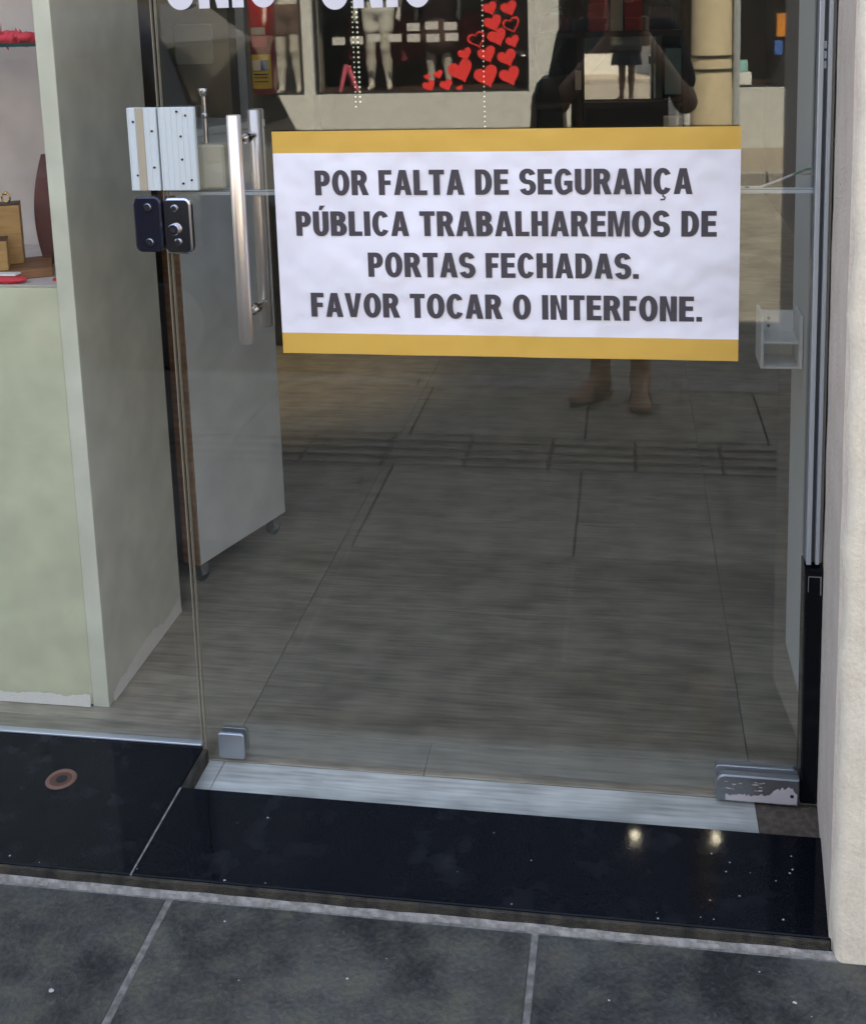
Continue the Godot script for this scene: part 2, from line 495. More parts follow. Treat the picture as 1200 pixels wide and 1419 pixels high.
func glyph(ch: String) -> Dictionary:
	var t := 0.23
	var h := 0.182
	match ch:
		"I": return {"w": t, "polys": [[pts2([0, 0, t, 0, t, 1, 0, 1])]]}
		"L": return {"w": 0.50, "polys": [[pts2([0, 0, 0.50, 0, 0.50, h, t, h, t, 1, 0, 1])]]}
		"T": return {"w": 0.56, "polys": [[pts2([0.28 - t / 2, 0, 0.28 + t / 2, 0, 0.28 + t / 2, 1 - h, 0.56, 1 - h, 0.56, 1, 0, 1, 0, 1 - h, 0.28 - t / 2, 1 - h])]]}
		"E": return {"w": 0.53, "polys": [[pts2([0, 0, 0.53, 0, 0.53, h, t, h, t, 0.425, 0.49, 0.425, 0.49, 0.425 + h, t, 0.425 + h, t, 1 - h, 0.52, 1 - h, 0.52, 1, 0, 1])]]}
		"F": return {"w": 0.49, "polys": [[pts2([0, 0, t, 0, t, 0.405, 0.45, 0.405, 0.45, 0.405 + h, t, 0.405 + h, t, 1 - h, 0.49, 1 - h, 0.49, 1, 0, 1])]]}
		"H": return {"w": 0.60, "polys": [[pts2([0, 0, t, 0, t, 0.425, 0.6 - t, 0.425, 0.6 - t, 0, 0.6, 0, 0.6, 1, 0.6 - t, 1, 0.6 - t, 0.425 + h, t, 0.425 + h, t, 1, 0, 1])]]}
		"N": return {"w": 0.60, "polys": [[pts2([0, 0, t * 0.94, 0, t * 0.94, 0.64, 0.6 - t, 0, 0.6, 0, 0.6, 1, 0.6 - t * 0.94, 1, 0.6 - t * 0.94, 0.36, t, 1, 0, 1])]]}
		"M": return {"w": 0.76, "polys": [[pts2([0, 0, 0.185, 0, 0.185, 0.72, 0.295, 0, 0.465, 0, 0.575, 0.72, 0.575, 0, 0.76, 0, 0.76, 1, 0.49, 1, 0.38, 0.33, 0.27, 1, 0, 1])]]}
		"A": return {"w": 0.66, "polys": [[pts2([0, 0, 0.215, 0, 0.262, 0.205, 0.398, 0.205, 0.445, 0, 0.66, 0, 0.455, 1, 0.205, 1]), pts2([0.295, 0.365, 0.33, 0.70, 0.365, 0.365])]]}
		"V": return {"w": 0.64, "polys": [[pts2([0.205, 0, 0.435, 0, 0.64, 1, 0.425, 1, 0.32, 0.30, 0.215, 1, 0, 1])]]}
		"O": return {"w": 0.66, "polys": [[arc(0.33, 0.5, 0.33, 0.515, 0, 345, 30), arc(0.33, 0.5, 0.33 - t, 0.515 - h, 345, 0, 24)]]}
		"D": return {"w": 0.61, "polys": [[pts2([0, 0, 0.22, 0]) + arc(0.27, 0.5, 0.34, 0.5, -90, 90, 20) + pts2([0, 1]), pts2([t, 1 - h, 0.26, 1 - h]) + arc(0.26, 0.5, 0.35 - t, 0.5 - h, 88, -88, 16) + pts2([t, h])]]}
		"P": return {"w": 0.57, "polys": [[pts2([0, 0, t, 0, t, 0.365, 0.25, 0.365]) + arc(0.30, 0.6825, 0.27, 0.3175, -88, 90, 16) + pts2([0, 1]), pts2([t, 1 - h, 0.28, 1 - h]) + arc(0.28, 0.6825, 0.29 - t, 0.3175 - h, 86, -86, 10) + pts2([t, 0.365 + h])]]}
		"R": return {"w": 0.62, "polys": [[pts2([0, 0, t, 0, t, 0.405, 0.275, 0.405, 0.40, 0, 0.64, 0, 0.485, 0.43]) + arc(0.31, 0.705, 0.275, 0.295, -48, 90, 14) + pts2([0, 1]), pts2([t, 1 - h, 0.29, 1 - h]) + arc(0.29, 0.705, 0.295 - t, 0.295 - h, 86, -86, 10) + pts2([t, 0.41 + h])]]}
		"B": return {"w": 0.60, "polys": [[pts2([0, 0, 0.26, 0]) + arc(0.32, 0.285, 0.28, 0.285, -88, 52, 12) + arc(0.31, 0.745, 0.255, 0.255, -52, 90, 12) + pts2([0, 1]), pts2([t, 1 - h, 0.29, 1 - h]) + arc(0.29, 0.735, 0.265 - t, 0.265 - h, 86, -86, 8) + pts2([t, 0.47 + h]), pts2([t, 0.425, 0.30, 0.425]) + arc(0.30, 0.297, 0.285 - t, 0.128, 86, -86, 8) + pts2([t, h])]]}
		"U": return {"w": 0.59, "polys": [[pts2([0, 1]) + arc(0.295, 0.34, 0.295, 0.355, 180, 360, 18) + pts2([0.59, 1, 0.59 - t, 1]) + arc(0.295, 0.35, 0.295 - t, 0.365 - h, 360, 180, 14) + pts2([t, 1])]]}
		"C": return {"w": 0.62, "polys": [[arc(0.32, 0.5, 0.32, 0.515, 32, 328, 30) + arc(0.325, 0.5, 0.325 - t, 0.515 - h, 318, 42, 24)]]}
		"G": return {"w": 0.65, "polys": [[arc(0.33, 0.5, 0.33, 0.515, 32, 303, 28) + pts2([0.64, 0.13, 0.64, 0.54, 0.345, 0.54, 0.345, 0.54 - h, 0.455, 0.54 - h, 0.455, 0.225]) + arc(0.335, 0.5, 0.335 - t, 0.515 - h, 290, 44, 24)]]}
		"S": return {"w": 0.57, "polys": [[stroke(arc(0.28, 0.7165, 0.185, 0.2165, 14, 262, 16) + arc(0.29, 0.283, 0.187, 0.2165, 82, -166, 16), t * 0.96, h)]]}
		".": return {"w": 0.20, "polys": [[pts2([0, 0, 0.20, 0, 0.20, 0.19, 0, 0.19])]]}
		"Ç":
			var c := glyph("C")
			c.polys.append([stroke(pts2([0.33, -0.022, 0.33, -0.075, 0.405, -0.12, 0.375, -0.205, 0.235, -0.215]), 0.062, 0.062)])
			return c
		"Ú":
			var u := glyph("U")
			u.polys.append([pts2([0.235, 1.055, 0.345, 1.055, 0.475, 1.235, 0.275, 1.235])])
			return u
	return {"w": 0.25, "polys": []}

func keyhole(outer: Array, hole: Array) -> Array:
	var best := [0, 0, INF]
	for i in outer.size():
		for j in hole.size():
			var d: float = outer[i].distance_squared_to(hole[j])
			if d < best[2]: best = [i, j, d]
	var out := []
	var n := hole.size()
	for i in outer.size():
		out.append(outer[i])
		if i == best[0]:
			for k in n: out.append(hole[(best[1] + k) % n])
			var d: Vector2 = (hole[best[1]] - outer[i]).normalized()
			var e := Vector2(d.y, -d.x) * 0.0008
			out.append(hole[best[1]] + e)
			out.append(outer[i] + e)
	return out

func area2(p: Array) -> float:
	var a := 0.0
	for i in p.size(): a += p[i].cross(p[(i + 1) % p.size()])
	return a

# text between x0 and x1, its baseline at y
func lettering(called: String, text: String, x0: float, x1: float, y: float, cap: float, z: float, m: Material, parent: Node):
	var gap := 0.075
	var w := -gap
	for ch in text: w += (0.25 if ch == " " else glyph(ch).w) + gap
	var sx := (x1 - x0) / w
	var st := mb()
	var pen := 0.0
	for ch in text:
		if ch != " ":
			var g := glyph(ch)
			for poly in g.polys:
				var outer: Array = poly[0].duplicate()
				if area2(outer) < 0: outer.reverse()
				var rings := [outer.duplicate()]
				for k in range(1, poly.size()):
					var hole: Array = poly[k].duplicate()
					if area2(hole) > 0: hole.reverse()
					rings.append(hole)
					outer = keyhole(outer, hole)
				var tr := Geometry2D.triangulate_polygon(PackedVector2Array(outer))
				if tr.is_empty(): print("no triangles for ", ch)
				var P := func(p: Vector2, zz: float): return Vector3(x0 + (pen + p.x) * sx, y + p.y * cap, zz)
				for k in range(0, tr.size(), 3):
					face3(st, P.call(outer[tr[k]], z), P.call(outer[tr[k + 1]], z), P.call(outer[tr[k + 2]], z), P.call(outer[tr[k]], z - 1))
				for r in rings:
					for i in r.size():
						var a: Vector2 = r[i]
						var b: Vector2 = r[(i + 1) % r.size()]
						var inn := (a + b) / 2 + Vector2(-(b - a).y, (b - a).x)
						face4(st, P.call(a, z), P.call(b, z), P.call(b, z - 0.0006), P.call(a, z - 0.0006), P.call(inn, z - 0.0003))
		pen += (0.25 if ch == " " else glyph(ch).w) + gap
	return obj(called, st, m, parent)

# ------------------------------------------------------------------ smooth bodies: surface nets over a smooth union of tapered capsules
func body_mesh(st: SurfaceTool, bones: Array, cell: float, k: float):
	var lo := Vector3.INF
	var hi := -Vector3.INF
	for b in bones:
		var r: float = maxf(b[2], b[3]) + k + cell * 2
		for p in [b[0], b[1]]:
			lo = lo.min(p - Vector3.ONE * r)
			hi = hi.max(p + Vector3.ONE * r)
	var nx := int((hi.x - lo.x) / cell) + 2
	var ny := int((hi.y - lo.y) / cell) + 2
	var nz := int((hi.z - lo.z) / cell) + 2
	var f := PackedFloat32Array()
	f.resize(nx * ny * nz)
	f.fill(1.0)
	for b in bones:
		var a: Vector3 = b[0]
		var e: Vector3 = b[1]
		var r: float = maxf(b[2], b[3]) + k + cell * 2
		var l := ((a.min(e) - Vector3.ONE * r - lo) / cell).floor()
		var h := ((a.max(e) + Vector3.ONE * r - lo) / cell).ceil()
		var ab := e - a
		var ll := maxf(ab.length_squared(), 1e-9)
		var fl: Vector3 = b[4] if b.size() > 4 else Vector3.ONE
		for z in range(maxi(0, int(l.z)), mini(nz, int(h.z) + 1)):
			for y in range(maxi(0, int(l.y)), mini(ny, int(h.y) + 1)):
				for x in range(maxi(0, int(l.x)), mini(nx, int(h.x) + 1)):
					var p := lo + Vector3(x, y, z) * cell
					var t := clampf((p - a).dot(ab) / ll, 0, 1)
					var d := ((p - a - ab * t) * fl).length() - lerpf(b[2], b[3], t)
					var i := (z * ny + y) * nx + x
					var o := f[i]
					var hh := maxf(k - absf(o - d), 0.0) / k
					f[i] = minf(o, d) - hh * hh * k * 0.25
	var idx := {}
	var pts := PackedVector3Array()
	var offs := [0, 1, nx, nx + 1, nx * ny, nx * ny + 1, nx * ny + nx, nx * ny + nx + 1]
	for z in nz - 1:
		for y in ny - 1:
			for x in nx - 1:
				var i := (z * ny + y) * nx + x
				var neg := 0
				for q in offs:
					if f[i + q] < 0: neg += 1
				if neg == 0 or neg == 8: continue
				var s := Vector3.ZERO
				var c := 0
				for q in [[0, 1], [2, 3], [4, 5], [6, 7], [0, 2], [1, 3], [4, 6], [5, 7], [0, 4], [1, 5], [2, 6], [3, 7]]:
					var fa := f[i + offs[q[0]]]
					var fb := f[i + offs[q[1]]]
					if (fa < 0) != (fb < 0):
						var t := fa / (fa - fb)
						var pa := Vector3(q[0] & 1, (q[0] >> 1) & 1, q[0] >> 2)
						var pb := Vector3(q[1] & 1, (q[1] >> 1) & 1, q[1] >> 2)
						s += pa.lerp(pb, t)
						c += 1
				idx[i] = pts.size()
				pts.append(lo + (Vector3(x, y, z) + s / c) * cell)
	st.set_smooth_group(0)
	var strides := [1, nx, nx * ny]
	for i in idx:
		for ax in 3:
			var u: int = strides[(ax + 1) % 3]
			var w: int = strides[(ax + 2) % 3]
			var n0 := f[i]
			var n1 := f[i + strides[ax]]
			if (n0 < 0) == (n1 < 0): continue
			if not (idx.has(i - u) and idx.has(i - w) and idx.has(i - u - w)): continue
			var q := [pts[idx[i]], pts[idx[i - u]], pts[idx[i - u - w]], pts[idx[i - w]]]
			if n0 < 0: q = [q[0], q[3], q[2], q[1]]
			for v in [q[0], q[1], q[2], q[0], q[2], q[3]]:
				st.add_vertex(v)

# ------------------------------------------------------------------ scene
func _ready():
	rng.seed = 5
	make_materials()
	var cam := Camera3D.new()
	cam.name = "camera"
	add_child(cam)
	cam.projection = Camera3D.PROJECTION_FRUSTUM
	cam.near = 0.05
	cam.far = 400.0
	cam.size = 0.05 * 1419.0 / 1559.77
	cam.frustum_offset = Vector2(0.05 * (600.0 - 635.97) / 1559.77, 0.05 * (276.33 - 709.5) / 1559.77)
	cam.position = Vector3(0.8216, 1.4188, 1.8951)
	cam.rotation = Vector3(deg_to_rad(-9.3744), deg_to_rad(8.6804), deg_to_rad(-1.578))
	var env := WorldEnvironment.new()
	env.name = "environment"
	var e := Environment.new()
	e.background_mode = Environment.BG_SKY
	var sky := Sky.new()
	var sm := ProceduralSkyMaterial.new()
	sm.sky_top_color = Color(0.53, 0.58, 0.67)
	sm.sky_horizon_color = Color(0.77, 0.775, 0.78)
	sm.ground_horizon_color = Color(0.5, 0.5, 0.48)
	sm.ground_bottom_color = Color(0.35, 0.34, 0.32)
	sm.sky_energy_multiplier = 1.1
	sm.ground_energy_multiplier = 0.4
	sm.sun_angle_max = 1.0
	sky.sky_material = sm
	e.sky = sky
	e.tonemap_mode = Environment.TONE_MAPPER_LINEAR
	e.tonemap_exposure = 4.6
	e.sdfgi_enabled = true
	e.ssao_enabled = true
	e.ssil_enabled = true
	env.environment = e
	add_child(env)
	var sun := DirectionalLight3D.new()
	sun.name = "sun"
	sun.light_energy = 1.6
	sun.light_color = Color(1.0, 0.95, 0.86)
	sun.light_angular_distance = 0.5
	sun.shadow_enabled = true
	add_child(sun)
	sun.look_at_from_position(Vector3.ZERO, Vector3(-0.28, -1.55, 1.0))

	build_ground()
	build_shop()
	build_opposite()
	build_front()
	build_left_display()
	build_interior()
	build_street_things()
	build_person()
	build_small()

# ------------------------------------------------------------------ ground, pavement, road
func build_ground():
	structure(part_box("ground", null, M.ground, -160, 160, -0.5, -0.3, -160, 160))
	structure(part_box("road", null, M.road, -60, 60, -0.3, -0.12, 2.35, 8.0))
	var pv := Node3D.new()
	pv.name = "pavement"
	add_child(pv)
	structure(pv)
	part_box("bed", pv, M.grout, -30, 30, -0.3, -0.0022, 0.30, 0.8569)
	part_box("bed", pv, M.dark_bed, -30, 30, -0.3, -0.012, 0.857, 2.2)
	# slate tiles
	var rows := [[0.3525, 0.8519], [0.8619, 1.425], [1.70, 2.195]]
	for r in rows.size():
		for c in range(-8, 9):
			var x0: float = 0.0748 + 0.5995 * c
			var st := mb()
			bx(st, x0 + (0.0046 if r == 0 else 0.003), x0 + 0.5995 - (0.0046 if r == 0 else 0.003), -0.03, 0.0 + rng.randf_range(-0.0008, 0.0008), rows[r][0], rows[r][1], 0.003)
			obj("slate_tile", st, M["slate%d" % posmod(c * 7 + r * 3, 4)] if r == 0 else M["slate_lifted%d" % posmod(c + r, 2)], pv)
	part_box("tactile_bed", pv, M.dark_bed, -12, 12, -0.03, -0.002, 1.428, 1.697)  # coloured dark to stand for the shade in the grooves between bars
	# tactile strip: four raised bars on each tile
	for c in range(-17, 19):
		var x0: float = 0.03 + 0.27 * c
		var st := mb()
		for b in 4:
			bx(st, x0 + 0.006, x0 + 0.264, -0.0025, 0.003, 1.433 + 0.068 * b, 1.472 + 0.068 * b, 0.002)
		obj("tactile_tile", st, M["slate_lifted%d" % posmod(c, 2)], pv)
	# mortar joint along the granite
	var mo := mb()
	var prev := []
	for i in 90:
		var x := -1.5 + 3.1 * i / 89.0
		var w0 := 0.3415
		var w1 := 0.3495 + rng.randf_range(-0.002, 0.003)
		var y := 0.003 + rng.randf_range(-0.001, 0.0015)
		var cur := [Vector3(x, y + 0.002, w0), Vector3(x, y, (w0 + w1) / 2), Vector3(x, -0.003, w1)]
		if prev.size():
			for k in 2:
				face4(mo, prev[k], cur[k], cur[k + 1], prev[k + 1], Vector3(x, -1, w0))
		prev = cur
	obj("mortar_joint", mo, M.mortar, pv)
	# kerbs
	for side in 2:
		var kb := Node3D.new()
		kb.name = numbered("kerb")
		add_child(kb)
		structure(kb)
		for c in range(-12, 13):
			part_box("kerb_stone", kb, M.curb, c * 1.0 + 0.004, c * 1.0 + 0.996, -0.3, -0.002, [2.205, 7.98][side], [2.34, 8.12][side], 0.012)
	structure(part_box("opposite_pavement", null, M.far_pave, -30, 30, -0.3, -0.006, 8.12, 9.9))

# ------------------------------------------------------------------ the shop's own building
func build_shop():
	var b := thing("shop_building", "shop building whose ground floor holds the glass entrance", "building")
	part_box("side_wall", b, M.dark_wall, -2.05, -1.9, -0.3, 2.75, -7.1, 0.0)
	part_box("side_wall", b, M.dark_wall, 1.85, 2.0, -0.3, 2.75, -7.1, -0.02)
	part_box("back_wall", b, M.dark_wall, -1.9, 1.85, -0.3, 2.75, -7.1, -6.95)
	part_box("ceiling", b, M.ceiling, -2.05, 2.0, 2.75, 2.9, -7.1, -0.121)
	part_box("lintel", b, M.facade, -2.0, 1.152, 2.24, 2.9, -0.12, 0.05)
	part_box("upper_wall", b, M.facade, -14, 14, 2.9, 5.25, -0.12, 0.049)
	part_box("roof", b, M.facade, -14, 14, 5.25, 5.4, -8, 0.06)
	part_box("front_wall", b, M.facade, -14, -1.5, -0.3, 2.9, -0.1, 0.353)
	part_box("floor_slab", b, M.ground, -2.05, 2.0, -0.3, -0.024, -7.1, 0.10)
	part_box("outer_wall", b, M.facade, -14, -2.05, -0.3, 5.25, -8, -7.1)
	part_box("outer_wall", b, M.facade, 2.0, 14, -0.3, 5.25, -8, -7.1)
	# rendered wall right of the door
	var w := thing("rendered_wall", "cream rough rendered wall at the right edge, beside the door", "wall")
	var st := mb()
	# front face with a slightly wobbly rounded arris
	var loops := []
	for i in 61:
		var y := -0.02 + 2.9 * i / 60.0
		var wob := 0.0025 * sin(i * 1.7) + rng.randf_range(-0.0015, 0.0015)
		var l := PackedVector3Array()
		for p in [[1.158, -0.1], [1.155, 0.0], [1.135, 0.22], [1.1215, 0.330], [1.1245, 0.346], [1.135, 0.3535], [1.30, 0.356], [2.6, 0.356], [2.6, -0.1]]:
			var edge := 1.0 if p[1] > 0.3 and p[0] < 1.2 else 0.3
			l.append(Vector3(p[0] + wob * edge, y, p[1] + wob * edge * 0.5))
		loops.append(l)
	loft(st, loops, true)
	obj("render", st, M.render_wall, w)
	pass
	var rv := mb()
	var rl2 := []
	for i in 31:
		var yy := 0.002 + 2.2 * i / 30.0
		var wb := rng.randf_range(-0.0008, 0.0008)
		rl2.append(PackedVector3Array([Vector3(1.1525 + wb, yy, 0.0105), Vector3(1.1605, yy, 0.0105), Vector3(1.1275, yy, 0.338), Vector3(1.1185 + wb, yy, 0.332)]))
	loft(rv, rl2)
	obj("reveal", rv, M.reveal_wall, w)
	part_box("neighbour_front", w, M.render_wall, 2.6, 14, -0.02, 2.9, -0.1, 0.356)
	# shop floor: plank tiles
	var fl := Node3D.new()
	fl.name = "shop_floor"
	add_child(fl)
	structure(fl)
	var zr := [0.1185, -0.0015]
	var z := -0.1
	var edges := [[0.118, 0.0005], [-0.0025, -0.099]]
	while z > -6.95:
		edges.append([z - 0.0006, z - 0.5 + 0.0006])
		z -= 0.5
	part_box("grout_bed", fl, M.floor_grout, -1.9, 1.85, -0.024, -0.0125, -6.95, 0.118)
	for r in edges.size():
		var off: float = 0.434 if r == 1 else 0.0408
		for c in range(-3, 3):
			var x0 := off + 1.005 * c
			var x1 := x0 + 1.0035
			x0 = maxf(x0, -1.9 if r else 0.001); x1 = minf(x1, 1.85 if r else 1.152)
			if x1 - x0 < 0.02: continue
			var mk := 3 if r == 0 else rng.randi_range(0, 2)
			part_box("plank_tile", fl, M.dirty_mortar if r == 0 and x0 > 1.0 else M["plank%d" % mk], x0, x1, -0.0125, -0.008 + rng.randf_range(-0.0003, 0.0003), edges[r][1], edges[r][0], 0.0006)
	# black granite sill
	var g := Node3D.new()
	g.name = "granite_sill"
	add_child(g)
	structure(g)
	part_box("granite_slab", g, M.granite, -1.5, -0.0016, -0.02, 0.0216, 0.0005, 0.334, 0.0015)
	part_box("granite_slab", g, M.granite, 0.0016, 1.150, -0.02, 0.0216, 0.119, 0.334, 0.0015)
	part_box("rough_edge", g, M.granite_edge, -1.5, 1.119, -0.02, 0.0195, 0.3345, 0.3405, 0.001)
	part_box("grimy_edge", g, M.granite_edge, -0.0014, 0.010, -0.012, 0.0196, 0.0045, 0.117, 0.002)
	part_box("slab_joint", g, M.mortar, -0.0014, 0.0014, -0.02, 0.0206, 0.119, 0.334)

# ------------------------------------------------------------------ glass front, door and what is fixed to it
func build_front():
	var fp := thing("fixed_glass_panel", "fixed clear glass panel left of the door, above black granite", "glass panel")
	part_box("pane", fp, M.window_glass, -1.48, -0.0045, 0.029, 2.235, -0.010, 0.0)
	part_box("polished_edge", fp, M.glass_edge, -0.0044, -0.0034, 0.029, 2.235, -0.0095, -0.0005)
	part_box("base_channel", fp, M.alu, -1.48, -0.0045, 0.0222, 0.0258, -0.012, 0.0030, 0.0008)
	var hl := mb()
	plate(hl, -0.031, 1.06, 0.052, 0.101, 0.012, 0.0005, 0.014, 0.003)
	var hp := obj("hinge_plate", hl, M.dark_chrome, fp)
	for y in [1.092, 1.028]:
		var s := mb()
		tube(s, Vector3(-0.029, y, 0.0135), Vector3(-0.029, y, 0.0175), 0.0075, -1, 20, 0.0012)
		obj("screw", s, M.chrome, hp)
		var s2 := mb()
		tube(s2, Vector3(-0.029, y, 0.0172), Vector3(-0.029, y, 0.0178), 0.0038, -1, 6)
		obj("screw_socket", s2, M.hole, hp)
	lock_plate(fp, -0.0575, -0.003, [[-0.046, 1.245], [-0.012, 1.228], [-0.044, 1.149], [-0.012, 1.163]], true)
	# the door
	var d := thing("glass_door", "frameless clear glass shop door with white lettering along its top", "door")
	part_box("pane", d, M.glass, 0.0040, 1.1215, 0.0016, 2.235, -0.010, 0.0)
	var fm := QuadMesh.new()
	fm.size = Vector2(1.1175, 2.233)
	var fo := mesh_obj("added_mirror_film", fm, M.film, d)  # added thin mirror sheet that strengthens the reflections in the pane
	fo.position = Vector3(0.56275, 1.1183, -0.0125)
	part_box("polished_edge", d, M.glass_edge, 0.0030, 0.0039, 0.0016, 2.235, -0.0095, -0.0005)
	var hr := mb()
	plate(hr, 0.0245, 1.057, 0.052, 0.101, 0.012, 0.0005, 0.014, 0.003)
	var hq := obj("hinge_plate", hr, M.chrome, d)
	for sy in [[0.021, 1.090, 0.0062, 0.004], [0.0195, 1.052, 0.0105, 0.009], [0.0245, 1.029, 0.0062, 0.004]]:
		var s := mb()
		tube(s, Vector3(sy[0], sy[1], 0.0135), Vector3(sy[0], sy[1], 0.0135 + sy[3]), sy[2], -1, 20, 0.0012)
		var sc := obj("screw", s, M.chrome, hq)
		var s2 := mb()
		tube(s2, Vector3(sy[0], sy[1], 0.0133 + sy[3]), Vector3(sy[0], sy[1], 0.0139 + sy[3]), sy[2] * 0.5, -1, 6)
		obj("screw_socket", s2, M.hole, hq)
	lock_plate(d, 0.0005, 0.067, [[0.036, 1.262], [0.052, 1.255], [0.041, 1.218], [0.041, 1.177], [0.056, 1.140], [0.040, 1.134]], false)
	# pull handle, a tube on either side of the pane
	for s in [1, -1]:
		var zz := 0.05 if s > 0 else -0.06
		var hs := mb()
		tube(hs, Vector3(0.154, 0.854, zz), Vector3(0.154, 1.258, zz), 0.0125, -1, 28, 0.001)
		obj("handle_tube", hs, M.brushed, d)
		for y in [1.212, 0.902]:
			var so := mb()
			tube(so, Vector3(0.154, y, 0.0005 if s > 0 else -0.0105), Vector3(0.154, y, zz - s * 0.010), 0.0062, -1, 16)
			tube(so, Vector3(0.154, y, 0.0005 if s > 0 else -0.0105), Vector3(0.154, y, s * 0.006 if s > 0 else -0.016), 0.0095, -1, 20)
			obj("standoff", so, M.chrome, d)
	# bottom fittings
	var cl := mb()
	plate(cl, 0.0575, 0.029, 0.052, 0.053, 0.006, 0.0005, 0.0065, 0.0015)
	plate(cl, 0.0575, 0.029, 0.052, 0.053, 0.006, -0.019, -0.0130, 0.001)
	obj("bottom_clip", cl, M.clip, d)
	var pf := mb()
	var l0 := PackedVector3Array()
	var l1 := PackedVector3Array()
	var l2 := PackedVector3Array()
	var outl := [[0.9755, -0.001], [1.1205, -0.0035]]
	for i in 9:
		outl.append([1.1205, 0.0495] if i == 0 else [0.9905 + 0.0 - 0.015 * sin(PI / 2 * (i - 1) / 7.0), 0.0355 + 0.015 * cos(PI / 2 * (i - 1) / 7.0)])
	for p in outl:
		l0.append(Vector3(p[0], p[1], 0.0005)); l1.append(Vector3(p[0], p[1], 0.013)); l2.append(Vector3(lerpf(p[0], 1.05, 0.03), lerpf(p[1], 0.025, 0.09), 0.0155))
	loft(pf, [l0, l1, l2])
	var pfo := obj("bottom_hinge", pf, M.alu_worn, d)
	pfo.set_meta("label", "bottom hinge plate with peeling pale paint")
	var ps := mb()
	tube(ps, Vector3(1.108, 0.0175, 0.0150), Vector3(1.108, 0.0175, 0.0160), 0.0035, -1, 10)
	obj("screw", ps, M.hole, pfo)
	var pf2 := mb()
	plate(pf2, 1.048, 0.024, 0.145, 0.054, 0.008, -0.024, -0.0105, 0.001)
	obj("bottom_hinge_inner", pf2, M.alu, d)
	# what is left of the pale paint: a ragged patch and a few flecks
	var pk := mb()
	var np := 34
	var lo_ := []
	var hi_ := []
	for q in np + 1:
		var t := float(q) / np
		lo_.append(Vector3(lerpf(0.992, 1.1165, t), 0.0005 + 0.001 * rng.randf(), 0.01565))
		var top := 0.010 + 0.012 * t + 0.012 * smoothstep(0.55, 0.8, t) - 0.010 * smoothstep(0.90, 1.0, t)
		hi_.append(Vector3(lerpf(0.992, 1.1165, t) + rng.randf_range(-0.001, 0.001), top + rng.randf_range(-0.004, 0.0045), 0.01595))
	for q in np:
		face4(pk, lo_[q], lo_[q + 1], hi_[q + 1], hi_[q], Vector3(1.05, 0.02, -1))
	for q in 16:
		var cx := rng.randf_range(0.992, 1.06)
		var cy := rng.randf_range(0.022, 0.040)
		var r := rng.randf_range(0.0008, 0.0022)
		var lq := PackedVector3Array()
		for i in 7:
			var an := TAU * i / 7
			var rr := r * rng.randf_range(0.5, 1.3)
			lq.append(Vector3(cx + cos(an) * rr * 2.4, cy + sin(an) * rr * 0.6, 0.0160))
		for i in 7:
			face3(pk, Vector3(cx, cy, 0.0162), lq[i], lq[(i + 1) % 7], Vector3(cx, cy, -1))
	obj("paint_flakes", pk, M.paint_pale, pfo).set_meta("kind", "stuff")
	# cut off letters along the top of the door
	lettering("lettering", "UNIC", 0.027, 0.229, 1.4395, 0.098, 0.0012, M.letter_white, d)
	lettering("lettering", "UNIC", 0.303, 0.497, 1.4325, 0.098, 0.0012, M.letter_white, d)
	# banner
	var bn := thing("notice_banner", "white notice banner with gold bands and dark capitals on the glass door", "banner")
	var x0 := 0.2047
	var x1 := 1.0047
	sheet("white_panel", bn, M.banner_white, x0, x1, 0.8605, 1.1855)
	sheet("gold_band", bn, M.banner_gold, x0, x1, 1.1855, 1.2237)
	sheet("gold_band", bn, M.banner_gold, x0, x1, 0.8225, 0.8605)
	for a in [["POR FALTA DE SEGURANÇA", 0.279, 0.927, 1.1110], ["PÚBLICA TRABALHAREMOS DE", 0.241, 0.967, 1.0385], ["PORTAS FECHADAS.", 0.368, 0.838, 0.9650], ["FAVOR TOCAR O INTERFONE.", 0.261, 0.944, 0.8912]]:
		lettering("lettering", a[0], a[1], a[2], a[3], 0.0438, 0.0043, M.ink, bn)
	# rail across the inside of the front
	var rl := thing("cross_rail", "narrow white aluminium rail crossing behind the glass door at handle height", "rail")
	part_box("bar", rl, M.white_alu, -0.012, 1.14, 1.1065, 1.1155, -0.036, -0.024, 0.0015)
	part_box("groove", rl, M.alu_dark, -0.012, 1.14, 1.1135, 1.1145, -0.0239, -0.0235)
	# right hand aluminium channel and the granite strip under it
	var ch := thing("door_channel", "grey aluminium channel standing between the door and the wall", "door frame")
	part_box("channel_leg", ch, M.alu, 1.1245, 1.1325, 0.458, 2.24, -0.045, 0.006, 0.001)
	part_box("channel_web", ch, M.alu_dark, 1.1325, 1.1395, 0.458, 2.24, -0.045, -0.008)
	part_box("channel_leg", ch, M.alu, 1.1395, 1.1465, 0.458, 2.24, -0.045, 0.004, 0.001)
	part_box("channel_shadow_gap", ch, M.alu_mid, 1.1465, 1.1525, 0.458, 2.24, -0.045, -0.006)
	for k in 3:
		part_box("strike_slot", ch, M.white_alu, 1.1335, 1.1385, 1.315 + k * 0.016, 1.327 + k * 0.016, -0.0078, -0.0045, 0.0006)
	var gp := thing("granite_strip", "black granite strip standing below the aluminium channel, chipped at its top", "skirting")
	part_box("strip", gp, M.granite, 1.1235, 1.1520, 0.0, 0.452, -0.045, 0.010, 0.002)
	var lp2 := mb()
	bx(lp2, 1.128, 1.150, 0.438, 0.4395, 0.0098, 0.0106)
	bx(lp2, 1.148, 1.150, 0.405, 0.438, 0.0098, 0.0106)
	bx(lp2, 1.1275, 1.1285, 0.41, 0.438, 0.0098, 0.0105)
	obj("paint_line", lp2, M.alu_mid, gp)

